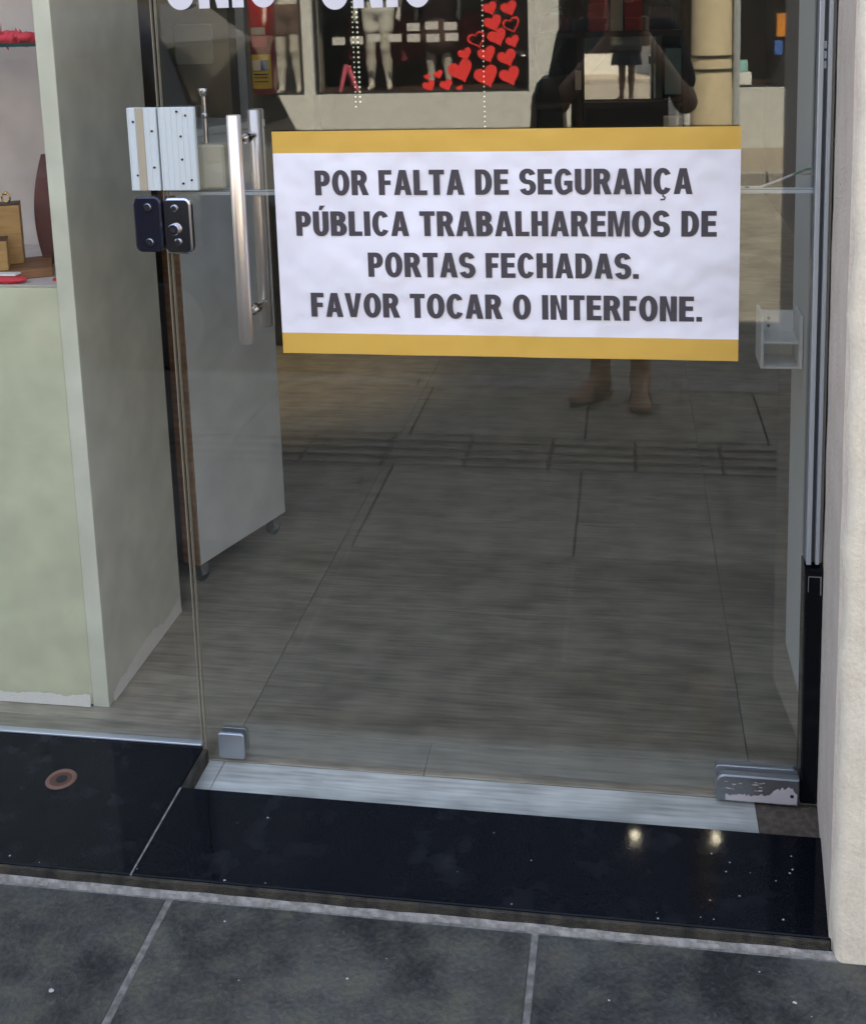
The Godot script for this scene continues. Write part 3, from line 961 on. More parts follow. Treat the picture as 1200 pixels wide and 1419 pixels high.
func sheet(called: String, parent: Node, m: Material, x0: float, x1: float, y0: float, y1: float):
	# thin vinyl, faintly waved
	var st := mb()
	st.set_smooth_group(0)
	var n := 48
	var h := 6
	var zf := func(x: float, y: float): return 0.0030 + 0.0006 * sin(x * 23.0 + y * 5.0) + 0.0004 * sin(x * 51.0 - y * 17.0)
	for i in n:
		for j in h:
			var xa := lerpf(x0, x1, float(i) / n); var xb := lerpf(x0, x1, float(i + 1) / n)
			var ya := lerpf(y0, y1, float(j) / h); var yb := lerpf(y0, y1, float(j + 1) / h)
			face4(st, Vector3(xa, ya, zf.call(xa, ya)), Vector3(xb, ya, zf.call(xb, ya)), Vector3(xb, yb, zf.call(xb, yb)), Vector3(xa, yb, zf.call(xa, yb)), Vector3(xa, ya, -1))
	st.set_smooth_group(-1)
	var zb := 0.0012
	for i in n:
		var xa := lerpf(x0, x1, float(i) / n); var xb := lerpf(x0, x1, float(i + 1) / n)
		for y in [y0, y1]:
			face4(st, Vector3(xa, y, zf.call(xa, y)), Vector3(xb, y, zf.call(xb, y)), Vector3(xb, y, zb), Vector3(xa, y, zb), Vector3(xa, (y0 + y1) / 2, zb))
	for x in [x0, x1]:
		face4(st, Vector3(x, y0, zf.call(x, y0)), Vector3(x, y1, zf.call(x, y1)), Vector3(x, y1, zb), Vector3(x, y0, zb), Vector3((x0 + x1) / 2, y0, zb))
	face4(st, Vector3(x0, y0, zb), Vector3(x1, y0, zb), Vector3(x1, y1, zb), Vector3(x0, y1, zb), Vector3(x0, y0, 1))
	return obj(called, st, m, parent)

func lock_plate(parent: Node, x0: float, x1: float, holes: Array, taped: bool):
	var st := mb()
	var y0 := 1.1215
	var y1 := 1.2695
	bx(st, x0, x1, y0, y1, 0.0005, 0.010, 0.0008)
	# extrusion ribs
	var n := 4 if taped else 6
	for i in n + 1:
		var x := lerpf(x0 + 0.002, x1 - 0.002, float(i) / n)
		bx(st, x - 0.0012, x + 0.0012, y0, y1, 0.0095, 0.0114, 0.0004)
	var o := obj("lock_plate", st, M.white_alu, parent)
	if taped:
		part_box("tape", o, M.tape, x0 + 0.0175, x0 + 0.0305, y0 + 0.0005, y1 - 0.0005, 0.0098, 0.0122)
	for h in holes:
		var s := mb()
		tube(s, Vector3(h[0], h[1], 0.0098), Vector3(h[0], h[1], 0.0119), 0.0021, -1, 10)
		obj("hole", s, M.hole, o)

# ------------------------------------------------------------------ display niche at the left
func build_left_display():
	var F := -0.008
	var dp := thing("divider_panel", "tall pale green divider panel standing behind the fixed glass, edge on", "panel")
	part_box("front_edge", dp, M.panel_strip, -0.3010, -0.2655, F, 2.3, -0.1470, -0.1400, 0.001)
	part_box("panel", dp, M.panel_side, -0.3005, -0.2660, F, 2.3, -0.535, -0.1472)
	ragged("damaged_base", dp, M.plaster, Vector3(-0.2658, F, -0.16), Vector3(-0.2658, F, -0.53), Vector3(1, 0, 0), 0.035)
	var nk := thing("display_niche", "pale green display niche left of the divider, open above its shelf", "display case")
	part_box("lower_front", nk, M.panel_green, -1.45, -0.3015, F + 0.004, 0.9015, -0.16, -0.1405, 0.001)
	part_box("shelf", nk, M.showcase, -1.45, -0.3015, 0.8915, 0.9030, -0.55, -0.1606)
	part_box("back", nk, M.showcase, -1.45, -0.3015, 0.903, 2.3, -0.57, -0.552)
	part_box("side", nk, M.showcase, -1.47, -1.452, F, 2.3, -0.57, -0.14)
	part_box("top", nk, M.showcase, -1.45, -0.3015, 2.3, 2.32, -0.57, -0.14)
	ragged("damaged_base", nk, M.plaster, Vector3(-1.0, F, -0.1395), Vector3(-0.305, F, -0.1395), Vector3(0, 0, 1), 0.022)
	var gs := mb()
	bx(gs, -1.45, -0.3020, 1.379, 1.385, -0.53, -0.146)
	var gso := obj("glass_shelf", gs, M.window_glass, nk)
	part_box("shelf_edge", gso, M.shelf_edge, -1.45, -0.3020, 1.3785, 1.3855, -0.1458, -0.1440)
	# wooden ring stands
	var s1 := thing("ring_stand", "tall oak block stand with a gold ring on its dark top", "jewellery stand", Vector3(-0.478, 0.9225, -0.285))
	block_stand(s1, 0.052, 0.125)
	ring_on(s1, 0.129)
	var s2 := thing("ring_stand", "low oak block stand with a silver ring, in front of the tall one", "jewellery stand", Vector3(-0.470, 0.9225, -0.215))
	block_stand(s2, 0.048, 0.062)
	ring_on(s2, 0.066, true)
	var bp := mb()
	box(bp, Vector3(-0.462, 0.9125, -0.258), Vector3(0.16, 0.019, 0.14), 0.002, Basis(Vector3.UP, 0.5))
	tag(obj("jewellery_plinth", bp, M.brown_wood), "square brown wooden base under the two ring stands", "base")
	# leaf shaped necklace stand
	var nst := mb()
	var la := PackedVector3Array()
	var lb := PackedVector3Array()
	for i in 25:
		var _t := TAU * i / 24.0
	var prof := []
	for i in 13:
		var t := i / 12.0
		prof.append(Vector2(-0.048 * pow(sin(PI * clampf(0.16 + 0.62 * (1.0 - t), 0, 1)), 0.9) + 0.0, 0.24 * t))
	for i in 13:
		la.append(Vector3(prof[i].x, prof[i].y, 0.006)); lb.append(Vector3(prof[i].x, prof[i].y, -0.006))
	for i in 13:
		la.append(Vector3(-prof[12 - i].x, prof[12 - i].y, 0.006)); lb.append(Vector3(-prof[12 - i].x, prof[12 - i].y, -0.006))
	loft(nst, [la, lb])
	var no := obj("necklace_stand", nst, M.maroon)
	no.position = Vector3(-0.408, 0.9032, -0.36)
	no.rotation = Vector3(-0.05, 0.15, 0)
	tag(no, "tall leaf shaped maroon necklace stand leaning beside the divider", "jewellery stand")
	# red bits
	var r1 := mb()
	ball(r1, Vector3(-0.425, 0.9115, -0.176), Vector3(0.042, 0.008, 0.018))
	tag(obj("red_box", r1, M.red_soft), "flat red velvet pad lying at the front of the shelf", "jewellery pad")
	var r1b := mb()
	bx(r1b, -0.47, -0.402, 0.9196, 0.9235, -0.188, -0.165, 0.001)
	tag(obj("silver_bar", r1b, M.white_plastic), "small pale card lying on the red velvet pad", "card")
	var hs := mb()
	heart(hs, Vector3(-0.322, 0.9036, -0.20), 0.035, Basis(Vector3.RIGHT, -PI / 2) * Basis(Vector3.BACK, 0.5), 0.003)
	tag(obj("felt_heart", hs, M.red), "small red felt heart lying by the divider on the shelf", "decoration")
	# feather garland on the glass shelf
	var fg := mb()
	for i in 26:
		ball(fg, Vector3(-0.56 + 0.0098 * i, 1.390 + 0.007 * absf(sin(i * 0.9)), -0.185 + 0.02 * sin(i * 1.7)), Vector3(0.016, 0.009 + 0.006 * absf(sin(i * 0.55)), 0.022), 5)
	fg.set_smooth_group(-1)
	for i in 90:
		var c := Vector3(rng.randf_range(-0.55, -0.305), 1.386 + rng.randf() * 0.016, rng.randf_range(-0.22, -0.155))
		var d := Vector3(rng.randf_range(-1, 1), rng.randf_range(0.0, 0.5), rng.randf_range(-0.6, 0.6)).normalized() * rng.randf_range(0.015, 0.03)
		var wd := d.cross(Vector3.UP).normalized() * 0.006
		face4(fg, c - d, c - wd, c + d, c + wd, c - Vector3.UP)
	tag(obj("red_garland", fg, M.red_soft), "red feather garland lying on the upper glass shelf", "garland")
	var up := mb()
	bx(up, -0.372, -0.318, 1.3862, 1.62, -0.300, -0.290, 0.002)
	tag(obj("brown_display_board", up, M.maroon), "reddish brown upright jewellery board on the upper glass shelf", "display board")
	var cn := mb()
	var cpts := []
	for i in 15:
		var t := i / 14.0
		cpts.append(Vector3(-0.352 + 0.036 * t, 1.46 + 0.05 * (2 * t - 1) * (2 * t - 1) - 0.035 * t, -0.286))
	path_tube(cn, cpts, 0.0016, 6)
	tag(obj("gold_chain", cn, M.gold), "fine gold chain hanging on the reddish brown board", "necklace")

func ragged(called: String, parent: Node, m: Material, a: Vector3, b: Vector3, out: Vector3, h: float):
	var st := mb()
	st.set_smooth_group(0)
	var n := 150
	var prev := []
	var walk := 0.5
	for i in n + 1:
		var t := float(i) / n
		var p := a.lerp(b, t)
		walk = clampf(walk + rng.randf_range(-0.15, 0.15), 0.02, 1.2)
		var hh := h * (0.12 + 0.75 * walk + 0.35 * absf(sin(t * 7.3 + 1.0)) * rng.randf_range(0.7, 1.0))
		var cur := [p + out * 0.0005 + Vector3.UP * hh, p + out * (0.0012 + rng.randf() * 0.0004) + Vector3.UP * hh * 0.6, p + out * (0.0034 + rng.randf() * 0.0005) + Vector3.UP * 0.001]
		if prev.size():
			for k in 2:
				face4(st, prev[k], cur[k], cur[k + 1], prev[k + 1], p - out)
		prev = cur
	return obj(called, st, m, parent)

func block_stand(o: Node3D, w: float, h: float):
	var b := Basis(Vector3.UP, 0.45)
	var st := mb()
	box(st, Vector3(0, h / 2, 0), Vector3(w, h, w), 0.0012, b)
	obj("block", st, M.oak, o)
	var s2 := mb()
	box(s2, Vector3(0, h + 0.0012, 0), Vector3(w * 1.0, 0.0024, w * 1.0), 0.0005, b)
	obj("dark_top", s2, M.dark_brown, o)

func ring_on(o: Node3D, y: float, silver := false):
	var st := mb()
	var pts := []
	for i in 19:
		var a := TAU * i / 18.0
		pts.append(Vector3(cos(a) * 0.0095, y + 0.0095 + sin(a) * 0.0095, sin(a) * 0.002))
	path_tube(st, pts, 0.0022, 8)
	ball(st, Vector3(0.002, y + 0.0195, 0.002), Vector3.ONE * 0.004, 6)
	var r := obj("ring", st, M.chrome if silver else M.gold)
	r.position = o.position
	tag(r, "silver ring standing on the low oak block" if silver else "chunky gold ring standing on the tall oak block", "ring")

func heart_pts(s: float) -> Array:
	var out := []
	for i in 28:
		var t := TAU * i / 28.0
		out.append(Vector2(pow(sin(t), 3) * 0.5, (13 * cos(t) - 5 * cos(2 * t) - 2 * cos(3 * t) - cos(4 * t)) / 32.0 + 0.08) * s)
	return out

func heart(st: SurfaceTool, c: Vector3, s: float, basis: Basis, thick: float, hollow := false):
	var hp := heart_pts(s)
	var a := PackedVector3Array()
	var b := PackedVector3Array()
	for p in hp:
		a.append(c + basis * Vector3(p.x, p.y, 0)); b.append(c + basis * Vector3(p.x, p.y, thick))
	if not hollow:
		loft(st, [a, b])
		return
	var ai := PackedVector3Array()
	var bi := PackedVector3Array()
	for p in hp:
		ai.append(c + basis * Vector3(p.x * 0.78, p.y * 0.78, 0)); bi.append(c + basis * Vector3(p.x * 0.78, p.y * 0.78, thick))
	loft(st, [a, b], false, false)
	loft(st, [ai, bi], false, false)
	for i in a.size():
		var j := (i + 1) % a.size()
		face4(st, a[i], a[j], ai[j], ai[i], (a[i] + b[i]) / 2)
		face4(st, b[i], b[j], bi[j], bi[i], (a[i] + b[i]) / 2)

# ------------------------------------------------------------------ inside the shop
func build_interior():
	var F := -0.008
	# rolling cabinet
	var cb := thing("rolling_cabinet", "grey laminate cabinet on castors with a brown front edge", "cabinet", Vector3(-0.257, F, -0.655))
	cb.rotation.y = atan2(-0.123, -0.324) + PI  # its -z axis runs away from the door
	var dd := Vector3(0.355, 0, -0.935)
	cb.rotation.y = atan2(-dd.x, -dd.z)
	part_box("side_panel", cb, M.cabinet_grey, -0.018, 0.0, 0.057, 1.145, -0.345, 0.0, 0.0015)
	part_box("front_edge", cb, M.brown_wood, -0.056, 0.0, 0.055, 1.145, 0.0004, 0.0055, 0.001)
	part_box("back_panel", cb, M.dark_brown, -0.50, -0.0185, 0.057, 1.125, -0.345, -0.325)
	part_box("side_panel", cb, M.cabinet_grey, -0.52, -0.501, 0.057, 1.145, -0.345, 0.0, 0.0015)
	part_box("top", cb, M.cabinet_grey, -0.52, 0.004, 1.1455, 1.165, -0.347, 0.004, 0.002)
	part_box("bottom", cb, M.dark_brown, -0.50, -0.0185, 0.057, 0.075, -0.322, 0.0)
	part_box("shelf", cb, M.dark_brown, -0.50, -0.0185, 0.55, 0.568, -0.322, -0.01)
	for x in [-0.022, -0.49]:
		for z in [-0.022, -0.315]:
			var w := mb()
			tube(w, Vector3(x - 0.010, 0.0225, z), Vector3(x + 0.010, 0.0225, z), 0.022, -1, 20, 0.003)
			var wo := obj("castor_wheel", w, M.rubber, cb)
			var f := mb()
			box(f, Vector3(x, 0.052, z), Vector3(0.034, 0.006, 0.034), 0.001)
			bx(f, x - 0.014, x - 0.0115, 0.020, 0.050, z - 0.012, z + 0.014)
			bx(f, x + 0.0115, x + 0.014, 0.020, 0.050, z - 0.012, z + 0.014)
			tube(f, Vector3(x - 0.015, 0.0225, z), Vector3(x + 0.015, 0.0225, z), 0.005, -1, 10)
			obj("fork", f, M.chrome, wo)
	# partition with the extinguisher
	tag(part_box("partition_wall", null, M.wall_int, -1.9, -0.50, F, 2.75, -2.85, -2.74), "brown partition wall inside the shop behind the cabinet", "wall")
	tag(part_box("partition_wall", null, M.dark_wall, -1.9, -0.52, F, 2.75, -0.62, -0.575), "dark wall closing the back of the display niche", "wall")
	var ex := thing("fire_extinguisher", "red fire extinguisher with a yellow instruction label, hung on the partition wall", "fire extinguisher", Vector3(-0.672, 1.11, -2.64))
	var es := mb()
	loft(es, [ring(Vector3(0, 0, 0), Vector3.UP, 0.045, 24), ring(Vector3(0, 0.015, 0), Vector3.UP, 0.055, 24), ring(Vector3(0, 0.40, 0), Vector3.UP, 0.055, 24), ring(Vector3(0, 0.445, 0), Vector3.UP, 0.040, 24), ring(Vector3(0, 0.46, 0), Vector3.UP, 0.018, 24), ring(Vector3(0, 0.49, 0), Vector3.UP, 0.018, 24)], true)
	obj("cylinder", es, M.ext_red, ex)
	var ev := mb()
	tube(ev, Vector3(0, 0.49, 0), Vector3(0, 0.53, 0), 0.022, 0.018)
	box(ev, Vector3(0.03, 0.535, 0), Vector3(0.13, 0.014, 0.02), 0.003, Basis(Vector3.BACK, 0.2))
	box(ev, Vector3(0.03, 0.507, 0), Vector3(0.11, 0.012, 0.018), 0.003, Basis(Vector3.BACK, -0.15))
	obj("valve", ev, M.black, ex)
	var eh := mb()
	path_tube(eh, [Vector3(0.0, 0.51, 0.0), Vector3(-0.06, 0.49, 0.02), Vector3(-0.085, 0.40, 0.03), Vector3(-0.075, 0.25, 0.03), Vector3(-0.068, 0.12, 0.03)], 0.010, 10)
	obj("hose", eh, M.black, ex)
	part_box("wall_bracket", ex, M.black, -0.02, 0.02, 0.30, 0.34, -0.099, -0.05)
	# label plates curve round the cylinder
	for a in [["label", M.yellow, 0.025, 0.165, -0.85, 0.85, 0.0006], ["white_plate", M.white, 0.10, 0.142, -0.70, 0.02, 0.0012], ["blue_plate", M.blue, 0.10, 0.142, 0.05, 0.60, 0.0012], ["print_line", M.black, 0.082, 0.087, -0.6, 0.6, 0.0012], ["print_line", M.black, 0.068, 0.072, -0.6, 0.5, 0.0012], ["print_line", M.black, 0.052, 0.056, -0.6, 0.55, 0.0012], ["paper_tag", M.card, 0.245, 0.275, -0.7, 0.5, 0.0008], ["paper_tag", M.pink, 0.195, 0.24, -0.6, 0.6, 0.0008]]:
		var l := mb()
		l.set_smooth_group(0)
		for i in 12:
			var t0 := lerpf(a[4], a[5], i / 12.0)
			var t1 := lerpf(a[4], a[5], (i + 1) / 12.0)
			var r: float = 0.055 + a[6]
			face4(l, Vector3(sin(t0) * r, a[2], cos(t0) * r), Vector3(sin(t1) * r, a[2], cos(t1) * r), Vector3(sin(t1) * r, a[3], cos(t1) * r), Vector3(sin(t0) * r, a[3], cos(t0) * r), Vector3.ZERO)
		obj(a[0], l, a[1], ex)
	var pq := mb()
	plate(pq, -1.01, 1.32, 0.17, 0.17, 0.014, -2.739, -2.732, 0.002)
	tag(obj("wall_plaque", pq, M.plaque), "blank pale blue plaque with rounded corners on the partition wall", "plaque")
	# post behind the handle
	var po := thing("door_post", "dark upright post with a grey flank standing behind the pull handle", "post")
	part_box("post", po, M.black, -0.336, -0.314, F, 2.75, -1.32, -1.30, 0.001)
	part_box("flank", po, M.alu, -0.3135, -0.288, F, 2.75, -1.335, -1.305, 0.001)
	# lock box behind the glass
	var lb := thing("lock_box", "cream plastic lock box behind the glass beside the white lock plate", "lock")
	var ls := mb()
	plate(ls, 0.078, 1.159, 0.058, 0.082, 0.007, -0.050, -0.018, 0.004)
	obj("housing", ls, M.cream, lb)
	var lv := mb()
	tube(lv, Vector3(0.0705, 1.2005, -0.034), Vector3(0.0705, 1.285, -0.034), 0.0042, -1, 14)
	tube(lv, Vector3(0.0705, 1.285, -0.034), Vector3(0.0705, 1.300, -0.034), 0.0062, 0.0095, 14, 0.001)
	tube(lv, Vector3(0.0705, 1.245, -0.034), Vector3(0.0705, 1.256, -0.034), 0.0062, -1, 14, 0.001)
	obj("bolt", lv, M.chrome, lb)
	# cables resting on the rail at the right
	for c in [["green_cable", lin(0.03, 0.20, 0.09), "thin green cable draped over the rail near the right jamb", [Vector3(1.015, 1.117, -0.028), Vector3(1.05, 1.1175, -0.034), Vector3(1.085, 1.130, -0.05), Vector3(1.12, 1.141, -0.07), Vector3(1.155, 1.142, -0.09)]], ["white_cable", lin(0.6, 0.6, 0.57), "thin white cable draped over the rail near the right jamb", [Vector3(1.008, 1.1172, -0.031), Vector3(1.04, 1.1176, -0.027), Vector3(1.068, 1.127, -0.032), Vector3(1.10, 1.135, -0.06), Vector3(1.15, 1.130, -0.09)]]]:
		var cs := mb()
		path_tube(cs, c[3], 0.0020, 8)
		tag(obj(c[0], cs, mat(c[1], 0.5)), c[2], "cable")
	# right interior panel and dark boarding
	tag(part_box("jamb_panel", null, M.jamb_pale, 1.170, 1.26, F, 2.75, -0.536, -0.05, 0.001), "pale grey green panel inside the right jamb", "panel")
	tag(part_box("wall_return", null, M.dark_wall, 1.2601, 1.85, F, 2.75, -0.30, -0.22), "dark wall return beside the pale jamb panel", "wall")
	var jb := thing("junction_box", "small open white plastic box fixed low inside the right jamb", "junction box")
	part_box("back", jb, M.white_plastic, 1.160, 1.168, 0.690, 0.800, -0.46, -0.37, 0.001)
	part_box("side", jb, M.white_plastic, 1.092, 1.1595, 0.690, 0.694, -0.46, -0.37, 0.0008)
	part_box("side", jb, M.white_plastic, 1.092, 1.1595, 0.742, 0.746, -0.46, -0.37, 0.0008)
	part_box("lip", jb, M.white_plastic, 1.085, 1.0915, 0.690, 0.800, -0.46, -0.37, 0.0008)
	part_box("back_plate", jb, M.white_plastic, 1.0920, 1.1595, 0.6945, 0.79, -0.46, -0.455)
	for y in [0.757, 0.773]:
		var s := mb()
		tube(s, Vector3(1.11, y, -0.4549), Vector3(1.11, y, -0.452), 0.0035, -1, 10)
		obj("screw", s, M.hole, jb)
	# strings of tiny lights
	for a in [[0.137, 1.192, -0.9, "string of tiny white lights hanging above the banner, left of the pair", 0.0036], [0.1475, 1.204, -0.905, "brighter string of tiny white lights close beside the left one", 0.0052], [0.466, 1.10, -0.9, "single string of tiny white lights hanging above the middle of the banner", 0.0036]]:
		var o := thing("light_string", a[3], "string light", Vector3(a[0], a[1], a[2]))
		var cd := mb()
		tube(cd, Vector3(0, 0, 0), Vector3(0, 2.75 - a[1], 0), 0.0007, -1, 5)
		obj("cord", cd, M.black, o)
		var bd := mb()
		var y := 0.0
		while y < 0.6:
			box(bd, Vector3(0, y, 0.001), Vector3(a[4], a[4], a[4]), a[4] * 0.25)
			y += 0.0125
		obj("led_bulbs", bd, M.led, o).set_meta("kind", "stuff")
	# shelving and mirror at the back
	var sh := thing("back_shelving", "dark wooden shelving with a framed mirror against the back wall", "shelving")
	for x in [0.10, 0.455, 1.245]:
		part_box("upright", sh, M.dark_brown, x - 0.025, x + 0.025, F, 2.4, -6.94, -6.70, 0.003)
	for y in [0.70, 1.235, 1.70]:
		part_box("shelf", sh, M.dark_brown, 0.126, 0.429, y - 0.022, y + 0.022, -6.94, -6.70, 0.002)
		part_box("shelf", sh, M.dark_brown, 0.481, 1.219, y - 0.022, y + 0.022, -6.94, -6.70, 0.002)
	part_box("mirror", sh, M.mirror, 0.482, 1.218, 0.7225, 1.2125, -6.90, -6.88)
	part_box("base_board", sh, M.dark_brown, 0.481, 1.219, F, 0.677, -6.90, -6.88)
	tag(part_box("light_box", null, M.white, 0.69, 0.782, 1.2575, 1.66, -6.80, -6.72, 0.003), "tall white box standing on the back shelf above the mirror", "box")
	var k := 0
	for a in [[0.52, 0.68, 0.19, "stack of red gift boxes left of the tall white box"], [0.79, 0.93, 0.14, "stack of red gift boxes right of the tall white box"]]:
		var o := thing("gift_boxes", a[3], "gift boxes")
		var y := 1.258
		for i in 5:
			part_box("gift_box", o, M.red, a[0] + rng.randf() * 0.01, a[1] - rng.randf() * 0.01, y, y + 0.05, -6.86, -6.74, 0.004)
			y += 0.0505
	tag(part_box("blue_board", null, M.sky_blue, 1.09, 1.21, 0.78, 1.12, -6.69, -6.66, 0.003), "light blue board leaning before the mirror at its right end", "board")
	tag(part_box("white_plinth", null, M.white, 1.08, 1.215, F, 0.62, -6.69, -6.55, 0.004), "white plinth standing before the right end of the back shelving", "plinth")
	tag(part_box("price_card", null, M.white, 0.424, 0.470, 0.823, 0.970, -6.698, -6.694), "upright white card fixed to the shelving post", "card")
	for a in [["hand_bag", M.leather, 0.14, 0.40, 0.724, 1.02, "black handbag standing in the lower left bay of the back shelving"], ["red_purse", M.dark_red, 0.16, 0.40, 1.259, 1.44, "dark red purse standing in the upper left bay of the back shelving"], ["brown_bag", M.cloth_brown, 0.95, 1.17, 1.259, 1.50, "brown bag standing at the right of the upper shelf"]]:
		var o := thing(a[0], a[6], "handbag")
		var st := mb()
		var bw: float = a[3] - a[2]
		var lo2 := []
		for q in [[0.0, 0.92], [0.06, 1.0], [0.7, 0.94], [1.0, 0.80]]:
			var lp := PackedVector3Array()
			for p in rrect((a[2] + a[3]) / 2, 0, bw * q[1], 0.10 * q[1], 0.03, 0.0): lp.append(Vector3(p.x, lerpf(a[4], a[5], q[0] * 0.7), -6.80 + p.y))
			lo2.append(lp)
		loft(st, lo2, true)
		obj("pouch", st, a[1], o)
		var hd := mb()
		var hp := []
		for i in 13:
			var t := PI * i / 12.0
			hp.append(Vector3((a[2] + a[3]) / 2 + cos(t) * bw * 0.28, lerpf(a[4], a[5], 0.69) + sin(t) * (a[5] - a[4]) * 0.31, -6.80))
		path_tube(hd, hp, 0.008, 8)
		obj("handle", hd, a[1], o)
	# two downlights mirrored in the granite; three added to light shelving and extinguisher
	for a in [[0.845, -3.24, 0.02, "left of the two ceiling downlights over the shop floor"], [1.245, -3.27, 0.02, "right of the two ceiling downlights over the shop floor"], [0.2, -5.7, 0.14, "left added downlight that brightens the back shelving"], [0.9, -5.7, 0.14, "right added downlight that brightens the back shelving"], [-0.69, -2.40, 0.62, "single added downlight that brightens the fire extinguisher"]]:
		var o := thing("ceiling_lamp", a[3], "ceiling lamp", Vector3(a[0], 2.75, a[1]), "round downlights in the shop ceiling")
		var r1 := mb()
		tube(r1, Vector3(0, -0.012, 0), Vector3(0, -0.001, 0), 0.05, -1, 24, 0.002)
		obj("trim", r1, M.white, o)
		var r2 := mb()
		tube(r2, Vector3(0, -0.016, 0), Vector3(0, -0.0125, 0), 0.023, -1, 24)
		obj("lamp_face", r2, M.lamp, o)
		var l := SpotLight3D.new()
		l.name = numbered("downlight")
		l.light_color = Color(1.0, 0.92, 0.78)
		l.light_energy = a[2]
		l.light_size = 0.05
		l.spot_angle = 21 if a[0] < -0.5 else 38
		l.spot_range = 9
		l.spot_attenuation = 2
		l.shadow_enabled = true
		add_child(l)
		l.position = Vector3(a[0], 2.72, a[1])
		l.rotation.x = -PI / 2

# ------------------------------------------------------------------ across the street (seen mirrored in the glass)
func build_opposite():
	var Z := 9.75
	var b := thing("opposite_building", "pale shop building across the street with dark display windows", "building")
	# sill wall, piers, upper wall
	var piers := [[-3.95, -3.72], [-2.60, -2.486], [-0.193, 0.118], [2.95, 3.25]]
	part_box("sill_wall", b, M.bulkhead, -3.95, 3.25, -0.02, 0.60, Z, Z + 0.3)
	for p in piers:
		part_box("pier", b, M.bulkhead, p[0], p[1], 0.60, 2.7, Z + (0.0 if p[0] > -1 else 0.03), Z + 0.3)
	part_box("upper_wall", b, M.facade, -14, 14, 2.7, 4.6, Z - 0.05, Z + 0.3)
	part_box("side_wall", b, M.dark_wall, -14, -3.95, -0.02, 2.7, Z + 0.1, Z + 0.3)
	part_box("side_wall", b, M.facade, 3.25, 14, -0.02, 2.7, Z, Z + 0.3)
	part_box("roof", b, M.facade, -14, 14, 4.6, 4.8, Z - 0.1, Z + 6)
	part_box("back_wall", b, M.dark_wall, -14, 14, -0.02, 4.6, Z + 3.0, Z + 3.2)
	part_box("ceiling", b, M.dark_wall, -14, 14, 2.7, 2.8, Z + 0.3, Z + 3.0)
	part_box("window_floor", b, M.dark_brown, -3.7, 2.95, 0.52, 0.598, Z + 0.3, Z + 1.6)
	part_box("window_back", b, M.dark_brown, -2.62, 2.95, 0.6, 2.7, Z + 1.6, Z + 1.66)
	part_box("window_back", b, M.wall_int, -3.95, -2.62, 0.6, 2.7, Z + 0.9, Z + 0.96)
	for w in [[-3.72, -2.62], [-2.486, -0.193], [0.118, 2.95]]:
		var wf := part_box("window", b, M.window_glass, w[0], w[1], 0.60, 2.7, Z + 0.10, Z + 0.108)
		part_box("frame", wf, M.black, w[0], w[0] + 0.03, 0.60, 2.7, Z + 0.08, Z + 0.12)
		part_box("frame", wf, M.black, w[1] - 0.03, w[1], 0.60, 2.7, Z + 0.08, Z + 0.12)
		part_box("frame", wf, M.black, w[0] + 0.03, w[1] - 0.03, 0.60, 0.625, Z + 0.08, Z + 0.12)
	# heart stickers
	var H := [[-0.59, 1.455, 0.17, 0, "upper left"], [-0.39, 1.45, 0.19, 0, "upper right corner"], [-0.56, 1.30, 0.21, 0, "second row, left"], [-0.52, 1.155, 0.22, 0, "third row, middle"], [-0.36, 1.11, 0.16, 0, "third row, at the frame"], [-0.865, 0.99, 0.16, 0, "small, left of the fourth row"], [-0.63, 0.98, 0.21, 0, "fourth row, middle"], [-0.42, 0.94, 0.22, 0, "fourth row, at the frame"], [-0.91, 0.81, 0.29, 0, "largest, left of the bottom group"], [-0.64, 0.75, 0.28, 0, "large, middle of the bottom group"], [-0.395, 0.75, 0.24, 0, "bottom right corner"], [-1.255, 0.665, 0.15, 0, "lowest, left"], [-1.07, 0.672, 0.15, 0, "bottom row, second from left"], [-1.155, 0.785, 0.11, 0, "small one above the bottom row"], [-0.93, 0.640, 0.075, 0, "smallest, bottom row"], [-1.275, 0.765, 0.075, 0, "tiny one at the far left"], [-0.37, 1.28, 0.20, 1, "outline only, right"], [-0.735, 1.135, 0.21, 1, "outline only, left"]]
	for h in H:
		var st := mb()
		heart(st, Vector3.ZERO, h[2] * 0.92, Basis(Vector3.BACK, 0.35), 0.003, h[3] == 1)
		var o := obj("heart_sticker", st, M.red)
		o.position = Vector3(h[0], h[1], Z + 0.094)
		tag(o, "red heart sticker on the window across the street, " + h[4], "sticker", "red heart stickers on the window across the street")
	# price cards
	var C := [[-2.26, 1.16], [-2.06, 1.165], [-1.87, 1.185], [-1.64, 1.18], [-1.44, 1.175], [-1.24, 1.30], [-1.23, 1.17], [-1.44, 1.29], [-1.04, 1.29], [-1.03, 1.175]]
	for i in C.size():
		var st := mb()
		bx(st, -0.07, 0.07, -0.042, 0.042, -0.001, 0.001)
		var o := obj("price_card", st, M.card)
		o.position = Vector3(C[i][0], C[i][1], Z + 0.26)
		tag(o, ["leftmost white price card in the window across the street", "white price card left of the green mannequin top", "white price card before the white shorts", "white price card right of the white shorts", "white price card in the lower row, fourth from the hearts", "white price card in the upper row, middle", "white price card in the lower row, middle", "white price card in the upper row, left", "white price card in the upper row, nearest the hearts", "white price card in the lower row, nearest the hearts"][i], "card", "price cards in the window across the street")
	# cloth
	var cl := mb()
	cl.set_smooth_group(0)
